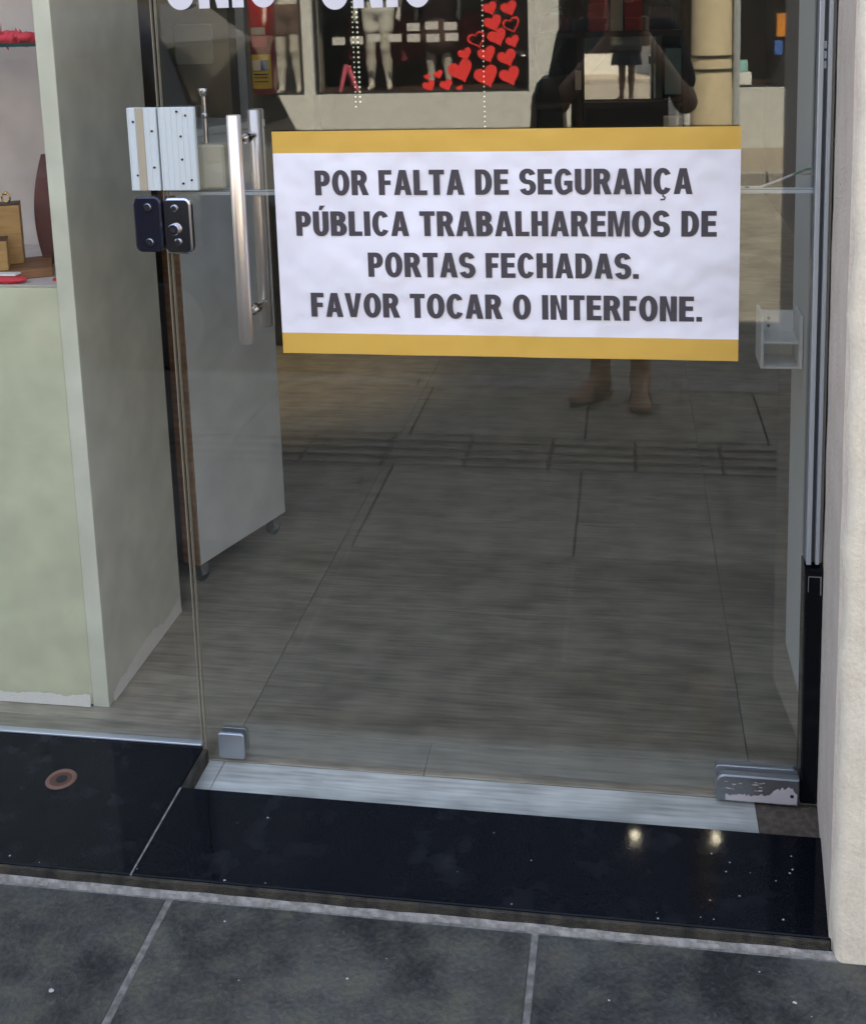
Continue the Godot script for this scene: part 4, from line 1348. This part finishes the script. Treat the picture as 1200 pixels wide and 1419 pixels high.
	for i in 40:
		var xa := -2.35 + 1.5 * i / 40.0
		var xb := -2.35 + 1.5 * (i + 1) / 40.0
		var f := func(x): return Z + 1.1 + 0.05 * sin(x * 19.0) + 0.02 * sin(x * 41.0)
		face4(cl, Vector3(xa, 0.93 + 0.05 * sin(xa * 4.0), f.call(xa)), Vector3(xb, 0.93 + 0.05 * sin(xb * 4.0), f.call(xb)), Vector3(xb, 1.42, f.call(xb)), Vector3(xa, 1.42, f.call(xa)), Vector3(xa, 1, Z + 3))
	tag(obj("red_drape", cl, M.dark_red), "dark red drape behind the mannequins across the street", "drape")
	mannequin(Vector3(-1.88, 0.602, Z + 0.55), M.cloth_green, M.cloth_white, 0, "mannequin in a green top and white shorts in the window across the street")
	mannequin(Vector3(-2.84, 0.602, Z + 0.34), M.cloth_white, M.cloth_brown, 1, "mannequin with bare legs in the left window across the street")
	mannequin(Vector3(-1.28, 0.602, Z + 0.95), M.cloth_brown, M.cloth_brown, 2, "mannequin in a brown dress deep in the window across the street")
	var pk := mb()
	tube(pk, Vector3(-2.30, 0.60, Z + 0.4), Vector3(-2.22, 0.90, Z + 0.4), 0.02, 0.028)
	tube(pk, Vector3(-2.10, 0.60, Z + 0.4), Vector3(-2.19, 0.84, Z + 0.4), 0.02, 0.028)
	tube(pk, Vector3(-2.2, 0.60, Z + 0.55), Vector3(-2.2, 0.88, Z + 0.42), 0.018, 0.025)
	tag(obj("pink_stand", pk, M.pink), "pink three legged stand in the window across the street", "stand")
	for a in [["mint_tin", M.mint, 1.93, 2.02, 0.75, 0.87, "mint green tin on top of the white box across the street"], ["white_box", M.white, 1.91, 2.06, 0.602, 0.748, "white box on the window floor across the street"], ["orange_box", M.orange, 2.30, 2.44, 1.10, 1.33, "orange packet high in the right window across the street"], ["blue_box", M.blue, 2.28, 2.36, 0.92, 1.06, "blue packet under the orange one across the street"]]:
		var st := mb()
		bx(st, a[2], a[3], a[4], a[5], Z + 0.14, Z + 0.26, 0.004)
		tag(obj(a[0], st, a[1]), a[6], "packet")
	tag(part_box("packet_rack", null, M.black, 2.26, 2.46, 0.602, 1.36, Z + 0.262, Z + 0.28), "black rack holding the packets across the street", "rack")
	# flanking blocks close the street
	for a in [[-40, -14.02, "plain building across the street, to the left"], [14.02, 40, "plain building across the street, to the right"]]:
		var o := thing("row_building", a[2], "building")
		part_box("wall", o, M.facade, a[0], a[1], -0.3, 5.0, Z + 0.1, Z + 6)
		for i in 5:
			var x: float = a[0] + 3.0 + i * 4.6
			var w := part_box("window", o, M.car_glass, x, x + 1.6, 1.0, 2.4, Z + 0.06, Z + 0.098)
			part_box("sill", w, M.bulkhead, x - 0.1, x + 1.7, 0.92, 0.998, Z + 0.0, Z + 0.098)
	for a in [[-40, -14.02, "plain building beside the shop, to the left"], [14.02, 40, "plain building beside the shop, to the right"]]:
		var o := thing("row_building", a[2], "building")
		part_box("wall", o, M.facade, a[0], a[1], -0.3, 4.6, -8, 0.2)
		part_box("door", o, M.dark_brown, a[0] + 5, a[0] + 6.1, 0, 2.2, 0.2, 0.22)

func mannequin(at: Vector3, top: Material, low: Material, kind: int, label: String):
	var o := thing("mannequin", label, "mannequin", at)
	var bones := [
		[Vector3(-0.10, 0.03, -0.03), Vector3(-0.10, 0.03, -0.16), 0.032, 0.022], [Vector3(0.10, 0.03, -0.03), Vector3(0.13, 0.03, -0.15), 0.032, 0.022],
		[Vector3(-0.10, 0.05, 0.0), Vector3(-0.10, 0.30, 0.02), 0.034, 0.055], [Vector3(-0.10, 0.30, 0.02), Vector3(-0.095, 0.47, 0.0), 0.055, 0.052], [Vector3(-0.095, 0.47, 0.0), Vector3(-0.085, 0.86, 0.0), 0.054, 0.085],
		[Vector3(0.10, 0.05, 0.0), Vector3(0.08, 0.30, 0.02), 0.034, 0.055], [Vector3(0.08, 0.30, 0.02), Vector3(0.07, 0.47, -0.02), 0.055, 0.052], [Vector3(0.07, 0.47, -0.02), Vector3(0.085, 0.86, 0.0), 0.054, 0.085],
		[Vector3(0, 0.90, 0.0), Vector3(0, 1.05, 0.0), 0.13, 0.10, Vector3(0.85, 1, 1.15)], [Vector3(0, 1.05, 0.0), Vector3(0, 1.28, 0.0), 0.105, 0.125, Vector3(0.85, 1, 1.15)],
		[Vector3(-0.15, 1.36, 0.0), Vector3(0.15, 1.36, 0.0), 0.05, 0.05], [Vector3(0, 1.36, 0), Vector3(0, 1.50, -0.01), 0.055, 0.045], [Vector3(0, 1.57, -0.01), Vector3(0, 1.63, -0.005), 0.075, 0.085],
		[Vector3(-0.18, 1.35, 0), Vector3(-0.25, 1.08, 0.02), 0.045, 0.036], [Vector3(-0.25, 1.08, 0.02), Vector3(-0.24, 0.84, -0.06), 0.034, 0.024],
		[Vector3(0.18, 1.35, 0), Vector3(0.25, 1.08, 0.02), 0.045, 0.036], [Vector3(0.25, 1.08, 0.02), Vector3(0.24, 0.84, -0.06), 0.034, 0.024]]
	for s in [-1.0, 1.0]:
		for f in 4:
			bones.append([Vector3(s * 0.24, 0.83, -0.06), Vector3(s * (0.245 + 0.002 * f), 0.75 + 0.008 * absf(f - 1.5), -0.045 - 0.018 * f), 0.011, 0.008])
		bones.append([Vector3(s * 0.235, 0.82, -0.06), Vector3(s * 0.215, 0.775, -0.10), 0.011, 0.008])
	var st := mb()
	body_mesh(st, bones, 0.02, 0.03)
	obj("body", st, M.mannequin, o)
	var sh := mb()
	if kind != 2:
		body_mesh(sh, [[Vector3(-0.09, 0.68, 0), Vector3(-0.085, 0.88, 0), 0.088, 0.10], [Vector3(0.08, 0.68, 0), Vector3(0.085, 0.88, 0), 0.088, 0.10], [Vector3(0, 0.90, 0), Vector3(0, 1.0, 0), 0.145, 0.12, Vector3(0.85, 1, 1.1)]], 0.02, 0.03)
		obj("shorts", sh, low, o)
		var tp := mb()
		body_mesh(tp, [[Vector3(0, 0.98, 0), Vector3(0, 1.28, 0), 0.13, 0.14, Vector3(0.85, 1, 1.1)], [Vector3(-0.14, 1.36, 0), Vector3(0.14, 1.36, 0), 0.062, 0.062], [Vector3(-0.17, 1.35, 0), Vector3(-0.215, 1.20, 0), 0.06, 0.055], [Vector3(0.17, 1.35, 0), Vector3(0.215, 1.20, 0), 0.06, 0.055]], 0.02, 0.03)
		obj("top", tp, top, o)
	else:
		body_mesh(sh, [[Vector3(0, 0.55, 0), Vector3(0, 0.95, 0), 0.19, 0.14, Vector3(0.85, 1, 1.1)], [Vector3(0, 0.95, 0), Vector3(0, 1.28, 0), 0.13, 0.14, Vector3(0.85, 1, 1.1)], [Vector3(-0.14, 1.36, 0), Vector3(0.14, 1.36, 0), 0.06, 0.06]], 0.02, 0.03)
		obj("dress", sh, top, o)

# ------------------------------------------------------------------ things in the street, seen only as reflections
func build_street_things():
	var po := thing("utility_pole", "sunlit concrete utility pole on the far pavement with two dark straps", "utility pole", Vector3(1.545, -0.006, 8.3))
	var ps := mb()
	tube(ps, Vector3.ZERO, Vector3(0, 7.5, 0), 0.185, 0.12, 28)
	obj("shaft", ps, M.concrete, po)
	for y in [0.985, 0.868]:
		var s := mb()
		tube(s, Vector3(0, y, 0), Vector3(0, y + 0.02, 0), 0.186, -1, 28)
		obj("strap", s, M.black, po)
	var pp := mb()
	tube(pp, Vector3(0.215, 0, 0.0), Vector3(0.215, 4.5, 0.0), 0.032, -1, 14)
	obj("conduit", pp, M.alu, po)
	# parked car
	var c := thing("parked_car", "dark boxy minivan parked at the kerb left of the photographer", "car", Vector3(-0.38, -0.12, 2.42))
	var prof := [[0.0, 0.24], [0.02, 0.40], [-0.02, 0.62], [-0.12, 0.80], [-0.55, 0.95], [-3.75, 0.97], [-3.86, 0.80], [-3.92, 0.50], [-3.88, 0.24]]
	var loops := []
	for w in [[0.0, 0.05, 0.06], [0.06, 0.0, 0.0], [1.50, 0.0, 0.0], [1.56, 0.05, 0.06]]:
		var l := PackedVector3Array()
		for p in prof:
			l.append(Vector3(p[0] * (1.0 - w[1] * 0.25) - w[1] * 0.5, lerpf(p[1], 0.55, w[1] * 2.0), w[0]))
		loops.append(l)
	var bs := mb()
	loft(bs, loops)
	obj("body", bs, M.car_paint, c)
	var cabin := []
	for a in [[0.925, 0.05, -0.52, -3.80], [1.10, 0.10, -0.60, -3.75], [1.45, 0.16, -0.74, -3.68], [1.62, 0.26, -0.92, -3.5]]:
		var l := PackedVector3Array()
		for q in [[a[2], a[1] + 0.08], [a[2] - 0.08, a[1]], [a[3] + 0.08, a[1]], [a[3], a[1] + 0.08], [a[3], 1.56 - a[1] - 0.08], [a[3] + 0.08, 1.56 - a[1]], [a[2] - 0.08, 1.56 - a[1]], [a[2], 1.56 - a[1] - 0.08]]:
			l.append(Vector3(q[0], a[0], q[1]))
		cabin.append(l)
	var cs := mb()
	loft(cs, cabin)
	obj("cabin", cs, M.car_paint, c)
	for side in [0.0, 1.0]:
		for seg in [[-0.85, -1.70], [-1.80, -2.70], [-2.80, -3.50]]:
			var ws := mb()
			var zz := func(y: float): return (0.077 + 0.195 * (y - 1.02)) if side == 0.0 else 1.56 - (0.077 + 0.195 * (y - 1.02))
			var o: float = -0.004 if side == 0.0 else 0.004
			var q := [Vector3(seg[0] + 0.14, 1.02, zz.call(1.02) + o), Vector3(seg[1], 1.02, zz.call(1.02) + o), Vector3(seg[1], 1.40, zz.call(1.40) + o), Vector3(seg[0] + 0.04, 1.40, zz.call(1.40) + o)]
			var qb := []
			for p in q: qb.append(p + Vector3(0, 0, -o * 0.8))
			loft(ws, [PackedVector3Array(q), PackedVector3Array(qb)])
			obj("window", ws, M.car_glass, c)
		for x in [-0.72, -3.15]:
			var z0 := -0.012 if side == 0.0 else 1.572
			var dz := 0.18 if side == 0.0 else -0.18
			var w := mb()
			tube(w, Vector3(x, 0.29, z0), Vector3(x, 0.29, z0 + dz), 0.29, -1, 30, 0.03)
			var wo := obj("wheel", w, M.rubber, c)
			var r := mb()
			tube(r, Vector3(x, 0.29, z0 - signf(dz) * 0.006), Vector3(x, 0.29, z0 + dz * 0.2), 0.185, -1, 24, 0.01)
			obj("rim", r, M.alu_worn, wo)
		var hl := mb()
		ball(hl, Vector3(-0.06, 0.62, 0.22 if side == 0.0 else 1.34), Vector3(0.10, 0.06, 0.14), 8)
		obj("headlight", hl, M.chrome, c)
	part_box("bumper", c, M.black, -0.12, 0.03, 0.22, 0.40, 0.10, 1.46, 0.02)
	var wsd := mb()
	loft(wsd, [PackedVector3Array([Vector3(-0.575, 1.02, 0.20), Vector3(-0.575, 1.02, 1.36), Vector3(-0.74, 1.42, 1.30), Vector3(-0.74, 1.42, 0.26)]), PackedVector3Array([Vector3(-0.553, 1.03, 0.20), Vector3(-0.553, 1.03, 1.36), Vector3(-0.718, 1.43, 1.30), Vector3(-0.718, 1.43, 0.26)])])
	obj("windscreen", wsd, M.car_glass, c)

# ------------------------------------------------------------------ the person taking the picture
func build_person():
	var o := thing("person", "person in a dark top and knee length skirt photographing the door, in sandals", "person")
	var B := []
	var ax := Vector3(0.79, 0, 2.14)
	# legs
	var R := [Vector3(0.862, 0.085, 2.115), Vector3(0.868, 0.47, 2.10), Vector3(0.865, 0.86, 2.14)]
	var L := [Vector3(0.715, 0.085, 2.13), Vector3(0.728, 0.47, 2.105), Vector3(0.715, 0.86, 2.14)]
	for g in [R, L]:
		var mid: Vector3 = g[0].lerp(g[1], 0.68) + Vector3(0, 0, 0.022)
		B.append([g[0], mid, 0.034, 0.054]); B.append([mid, g[1], 0.054, 0.050]); B.append([g[1], g[2], 0.052, 0.085])
	# feet: right one points to the door, left one turned outwards
	for g in [[R[0], Vector3(0.86, 0.03, 1.985)], [L[0], Vector3(0.655, 0.03, 2.055)]]:
		var d: Vector3 = (g[1] - g[0]); d.y = 0; d = d.normalized()
		var sd := Vector3(d.z, 0, -d.x)
		B.append([g[0] + Vector3(0, -0.01, 0), g[0] + Vector3(0, -0.048, 0) - d * 0.022, 0.034, 0.030])
		B.append([g[0] + Vector3(0, -0.02, 0), g[1] + Vector3(0, 0.010, 0), 0.036, 0.026])
		B.append([g[0] + Vector3(0, -0.055, 0), g[1] - Vector3(0, 0.004, 0), 0.026, 0.022])
		for k in 5:
			var off := (k - 2) * 0.0155
			var len_: float = [0.036, 0.040, 0.036, 0.031, 0.024][k]
			var dirn := 1.0 if g[0].x > 0.8 else -1.0
			var root: Vector3 = g[1] + sd * off * dirn + Vector3(0, -0.006, 0)
			B.append([root, root + d * len_ + Vector3(0, -0.006, 0), 0.0115, 0.0085 if k else 0.011])
	# trunk
	B.append([Vector3(0.79, 0.90, 2.145), Vector3(0.79, 1.05, 2.145), 0.145, 0.115, Vector3(0.88, 1, 1.15)])
	B.append([Vector3(0.79, 1.05, 2.145), Vector3(0.79, 1.24, 2.15), 0.115, 0.13, Vector3(0.85, 1, 1.15)])
	B.append([Vector3(0.64, 1.325, 2.16), Vector3(0.94, 1.325, 2.16), 0.05, 0.05])
	B.append([Vector3(0.79, 1.32, 2.165), Vector3(0.79, 1.44, 2.15), 0.06, 0.05])
	# head
	var hd := Vector3(0.79, 1.535, 2.125)
	# arms: bent, hands at the phone
	var hands := [Vector3(0.868, 1.335, 1.955), Vector3(0.775, 1.325, 1.955)]
	B.append([Vector3(0.955, 1.32, 2.16), Vector3(1.02, 1.09, 2.13), 0.046, 0.038]); B.append([Vector3(1.02, 1.09, 2.13), hands[0], 0.038, 0.024])
	B.append([Vector3(0.625, 1.32, 2.16), Vector3(0.57, 1.09, 2.13), 0.046, 0.038]); B.append([Vector3(0.57, 1.09, 2.13), hands[1] + Vector3(-0.01, 0, 0), 0.038, 0.024])
	var st := mb()
	body_mesh(st, B, 0.0125, 0.022)
	# head with a face, its own finer grid
	var Hb := [[hd + Vector3(0, 0.02, 0.01), hd + Vector3(0, 0.045, 0.02), 0.078, 0.080, Vector3(1.08, 0.95, 0.92)], [hd + Vector3(0, -0.05, -0.02), hd + Vector3(0, -0.062, -0.045), 0.055, 0.035], [hd + Vector3(0, 0.005, -0.075), hd + Vector3(0, -0.022, -0.098), 0.010, 0.0125], [hd + Vector3(-0.018, -0.050, -0.078), hd + Vector3(0.018, -0.050, -0.078), 0.0085, 0.0085], [hd + Vector3(-0.045, 0.022, -0.060), hd + Vector3(0.045, 0.022, -0.060), 0.014, 0.014], [hd + Vector3(-0.078, 0.0, 0.01), hd + Vector3(-0.080, -0.03, 0.005), 0.012, 0.010, Vector3(1.5, 1, 0.8)], [hd + Vector3(0.078, 0.0, 0.01), hd + Vector3(0.080, -0.03, 0.005), 0.012, 0.010, Vector3(1.5, 1, 0.8)], [hd + Vector3(0, -0.06, 0.01), hd + Vector3(0, -0.10, 0.03), 0.05, 0.05]]
	body_mesh(st, Hb, 0.006, 0.012)
	# hands: palm, four fingers and a thumb each
	for s in [1.0, -1.0]:
		var h: Vector3 = hands[0] if s > 0 else hands[1] + Vector3(-0.012, 0, 0)
		var px := 0.866 if s > 0 else 0.777
		var Fb := [[h + Vector3(s * 0.004, -0.010, 0.0), h + Vector3(0, 0.03, -0.018), 0.021, 0.022, Vector3(1.3, 1, 0.9)]]
		for k in 4:
			var y: float = h.y + 0.045 - 0.017 * k
			var a := Vector3(h.x + s * 0.012, y - 0.004, h.z - 0.016)
			var m1 := Vector3(px + s * 0.016, y + 0.004, 1.928)
			var m2 := Vector3(px + s * 0.008, y + 0.006, 1.9195)
			var tip := Vector3(px - s * (0.014 - 0.003 * absf(k - 1.3)), y + 0.006, 1.9205)
			Fb.append([a, m1, 0.0092, 0.0085]); Fb.append([m1, m2, 0.0085, 0.008]); Fb.append([m2, tip, 0.008, 0.0068])
		Fb.append([h + Vector3(-s * 0.006, 0.0, -0.006), h + Vector3(-s * 0.018, 0.028, -0.010), 0.011, 0.0095]); Fb.append([h + Vector3(-s * 0.018, 0.028, -0.010), h + Vector3(-s * 0.026, 0.056, -0.017), 0.0092, 0.0078])
		body_mesh(st, Fb, 0.0038, 0.005)
	obj("body", st, M.skin, o)
	for s in [-1.0, 1.0]:
		var es := mb()
		ball(es, hd + Vector3(s * 0.031, 0.004, -0.0725), Vector3(0.013, 0.0075, 0.006), 8)
		var eo := obj("eye", es, M.white, o)
		var ir := mb()
		ball(ir, hd + Vector3(s * 0.031, 0.003, -0.0765), Vector3(0.0052, 0.0052, 0.003), 6)
		obj("iris", ir, M.hair, eo)
		var eb := mb()
		path_tube(eb, [hd + Vector3(s * 0.014, 0.024, -0.082), hd + Vector3(s * 0.032, 0.029, -0.079), hd + Vector3(s * 0.048, 0.022, -0.068)], 0.0028, 6)
		obj("eyebrow", eb, M.hair, o)
	var hr := mb()
	body_mesh(hr, [[hd + Vector3(0, 0.055, 0.03), hd + Vector3(0, 0.0, 0.06), 0.088, 0.075], [hd + Vector3(0, 0.085, -0.02), hd + Vector3(0, 0.09, 0.02), 0.045, 0.06], [hd + Vector3(0, 0.0, 0.085), hd + Vector3(0.0, -0.20, 0.085), 0.05, 0.03], [hd + Vector3(-0.07, 0.05, 0.01), hd + Vector3(-0.075, -0.03, 0.035), 0.022, 0.016], [hd + Vector3(0.07, 0.05, 0.01), hd + Vector3(0.075, -0.03, 0.035), 0.022, 0.016]], 0.008, 0.02)
	obj("hair", hr, M.hair, o)
	var tp := mb()
	body_mesh(tp, [[Vector3(0.79, 0.93, 2.145), Vector3(0.79, 1.24, 2.15), 0.15, 0.145, Vector3(0.86, 1, 1.12)], [Vector3(0.65, 1.325, 2.16), Vector3(0.93, 1.325, 2.16), 0.062, 0.062], [Vector3(0.955, 1.32, 2.16), Vector3(1.0, 1.17, 2.14), 0.060, 0.056], [Vector3(0.625, 1.32, 2.16), Vector3(0.59, 1.17, 2.14), 0.060, 0.056]], 0.0125, 0.025)
	obj("top", tp, M.cloth_black, o)
	# skirt with folds
	var sl := []
	for k in 9:
		var t := k / 8.0
		var l := PackedVector3Array()
		for i in 48:
			var a := TAU * i / 48.0
			var fold := 1.0 + 0.05 * t * sin(a * 9.0 + 0.6) + 0.03 * t * sin(a * 5.0)
			var rx := lerpf(0.150, 0.235, pow(t, 0.7)) * fold
			var rz := lerpf(0.130, 0.175, pow(t, 0.7)) * fold
			l.append(Vector3(0.79 + cos(a) * rx, lerpf(1.0, 0.56, t), 2.14 + sin(a) * rz))
		sl.append(l)
	var sk := mb()
	loft(sk, sl, true, false)
	obj("skirt", sk, M.denim, o)
	for g in [[Vector3(0.861, 0, 2.045), 0.0, 1.0], [Vector3(0.686, 0, 2.10), 0.67, -1.0]]:
		var so := mb()
		var la := PackedVector3Array()
		var lb := PackedVector3Array()
		for i in 24:
			var a := TAU * i / 24.0
			var v := Vector3(cos(a) * (0.040 + 0.006 * -sin(a)), 0, sin(a) * 0.118)
			v = Basis(Vector3.UP, g[1]) * v
			la.append(g[0] + v + Vector3(0, 0.001, 0)); lb.append(g[0] + v + Vector3(0, 0.013, 0))
		loft(so, [la, lb])
		var sa := obj("sandal", so, M.leather, o)
		var sp := mb()
		var bb := Basis(Vector3.UP, g[1])
		path_tube(sp, [g[0] + bb * Vector3(-0.040, 0.014, -0.01), g[0] + bb * Vector3(-0.028, 0.058, -0.02), g[0] + bb * Vector3(0.0, 0.072, -0.025), g[0] + bb * Vector3(0.028, 0.058, -0.02), g[0] + bb * Vector3(0.040, 0.014, -0.01)], 0.006, 8)
		obj("strap", sp, M.leather, sa)
	# phone
	var ph := thing("phone", "black phone held upright in both hands of the person", "phone")
	var p1 := mb()
	plate(p1, 0.8216, 1.365, 0.074, 0.150, 0.010, 1.905, 1.9125, 0.001)
	obj("case", p1, M.black, ph)
	# shoulder bag
	var bg := thing("shoulder_bag", "dark shoulder bag hanging at the person's side", "bag")
	var b1 := mb()
	var bl := []
	for q in [[0.0, 0.80, 0.86], [0.02, 0.98, 0.97], [0.10, 1.0, 1.0], [0.22, 0.94, 0.85], [0.27, 0.86, 0.55], [0.285, 0.78, 0.30]]:
		var lp := PackedVector3Array()
		for p in rrect(0, 0, 0.30 * q[1], 0.12 * q[2], 0.03 * q[2], 0.0): lp.append(Vector3(0.535 + p.y, 0.90 + q[0], 2.19 + p.x))
		bl.append(lp)
	loft(b1, bl, true)
	obj("pouch", b1, M.leather, bg)
	part_box("clasp", bg, M.gold, 0.470, 0.476, 1.06, 1.085, 2.175, 2.205, 0.002)
	var b2 := mb()
	path_tube(b2, [Vector3(0.535, 1.16, 2.14), Vector3(0.575, 1.27, 2.10), Vector3(0.66, 1.385, 2.14), Vector3(0.66, 1.39, 2.18), Vector3(0.575, 1.28, 2.245), Vector3(0.535, 1.16, 2.23)], 0.008, 8)
	obj("strap", b2, M.leather, bg)

# ------------------------------------------------------------------ small things on the ground
func build_small():
	var so := thing("floor_socket", "rusty round bolt socket sunk in the left granite slab", "socket", Vector3(-0.233, 0.0216, 0.124))
	var s1 := mb()
	var rr := []
	for a in [[0.0285, 0.0003], [0.0262, 0.0030], [0.0222, 0.0030], [0.0200, 0.0008]]:
		rr.append(ring(Vector3(0, a[1], 0), Vector3.UP, a[0], 28))
	loft(s1, rr, false, false)
	obj("rim", s1, M.rust, so)
	var s2 := mb()
	tube(s2, Vector3(0, 0.0002, 0), Vector3(0, 0.0009, 0), 0.0205, -1, 24)
	obj("cup", s2, M.rust_dark, so)
	var s3 := mb()
	tube(s3, Vector3(0.001, 0.0009, 0), Vector3(0.001, 0.0013, 0), 0.0105, -1, 18)
	obj("hole", s3, M.hole, so)
	# crumbs of plaster and litter
	var cr := mb()
	var spots := []
	for i in 46:
		var t := rng.randf()
		if t < 0.35: spots.append(Vector3(rng.randf_range(-0.5, 1.1), 0.0218, rng.randf_range(0.315, 0.333)))
		elif t < 0.62: spots.append(Vector3(rng.randf_range(0.93, 1.10), 0.0218, rng.randf_range(0.16, 0.325)))
		elif t < 0.70: spots.append(Vector3(rng.randf_range(0.1, 0.95), 0.0218, rng.randf_range(0.14, 0.32)))
		else: spots.append(Vector3(rng.randf_range(-0.3, 1.15), 0.0002, rng.randf_range(0.38, 0.62)))
	for p in spots:
		var r := rng.randf_range(0.0006, 0.0021)
		if p.z > 0.4 and rng.randf() < 0.25: r *= 1.8
		var la := PackedVector3Array()
		var lb := PackedVector3Array()
		for i in 7:
			var a := TAU * i / 7
			var q := r * rng.randf_range(0.55, 1.25)
			la.append(p + Vector3(cos(a) * q * 1.3, 0, sin(a) * q)); lb.append(p + Vector3(cos(a) * q * 0.8, r * 0.5, sin(a) * q * 0.6))
		loft(cr, [la, lb])
	var co := obj("plaster_crumbs", cr, M.crumb)
	co.set_meta("kind", "stuff")
	tag(co, "scattered white crumbs of plaster on the granite and slate", "crumbs")
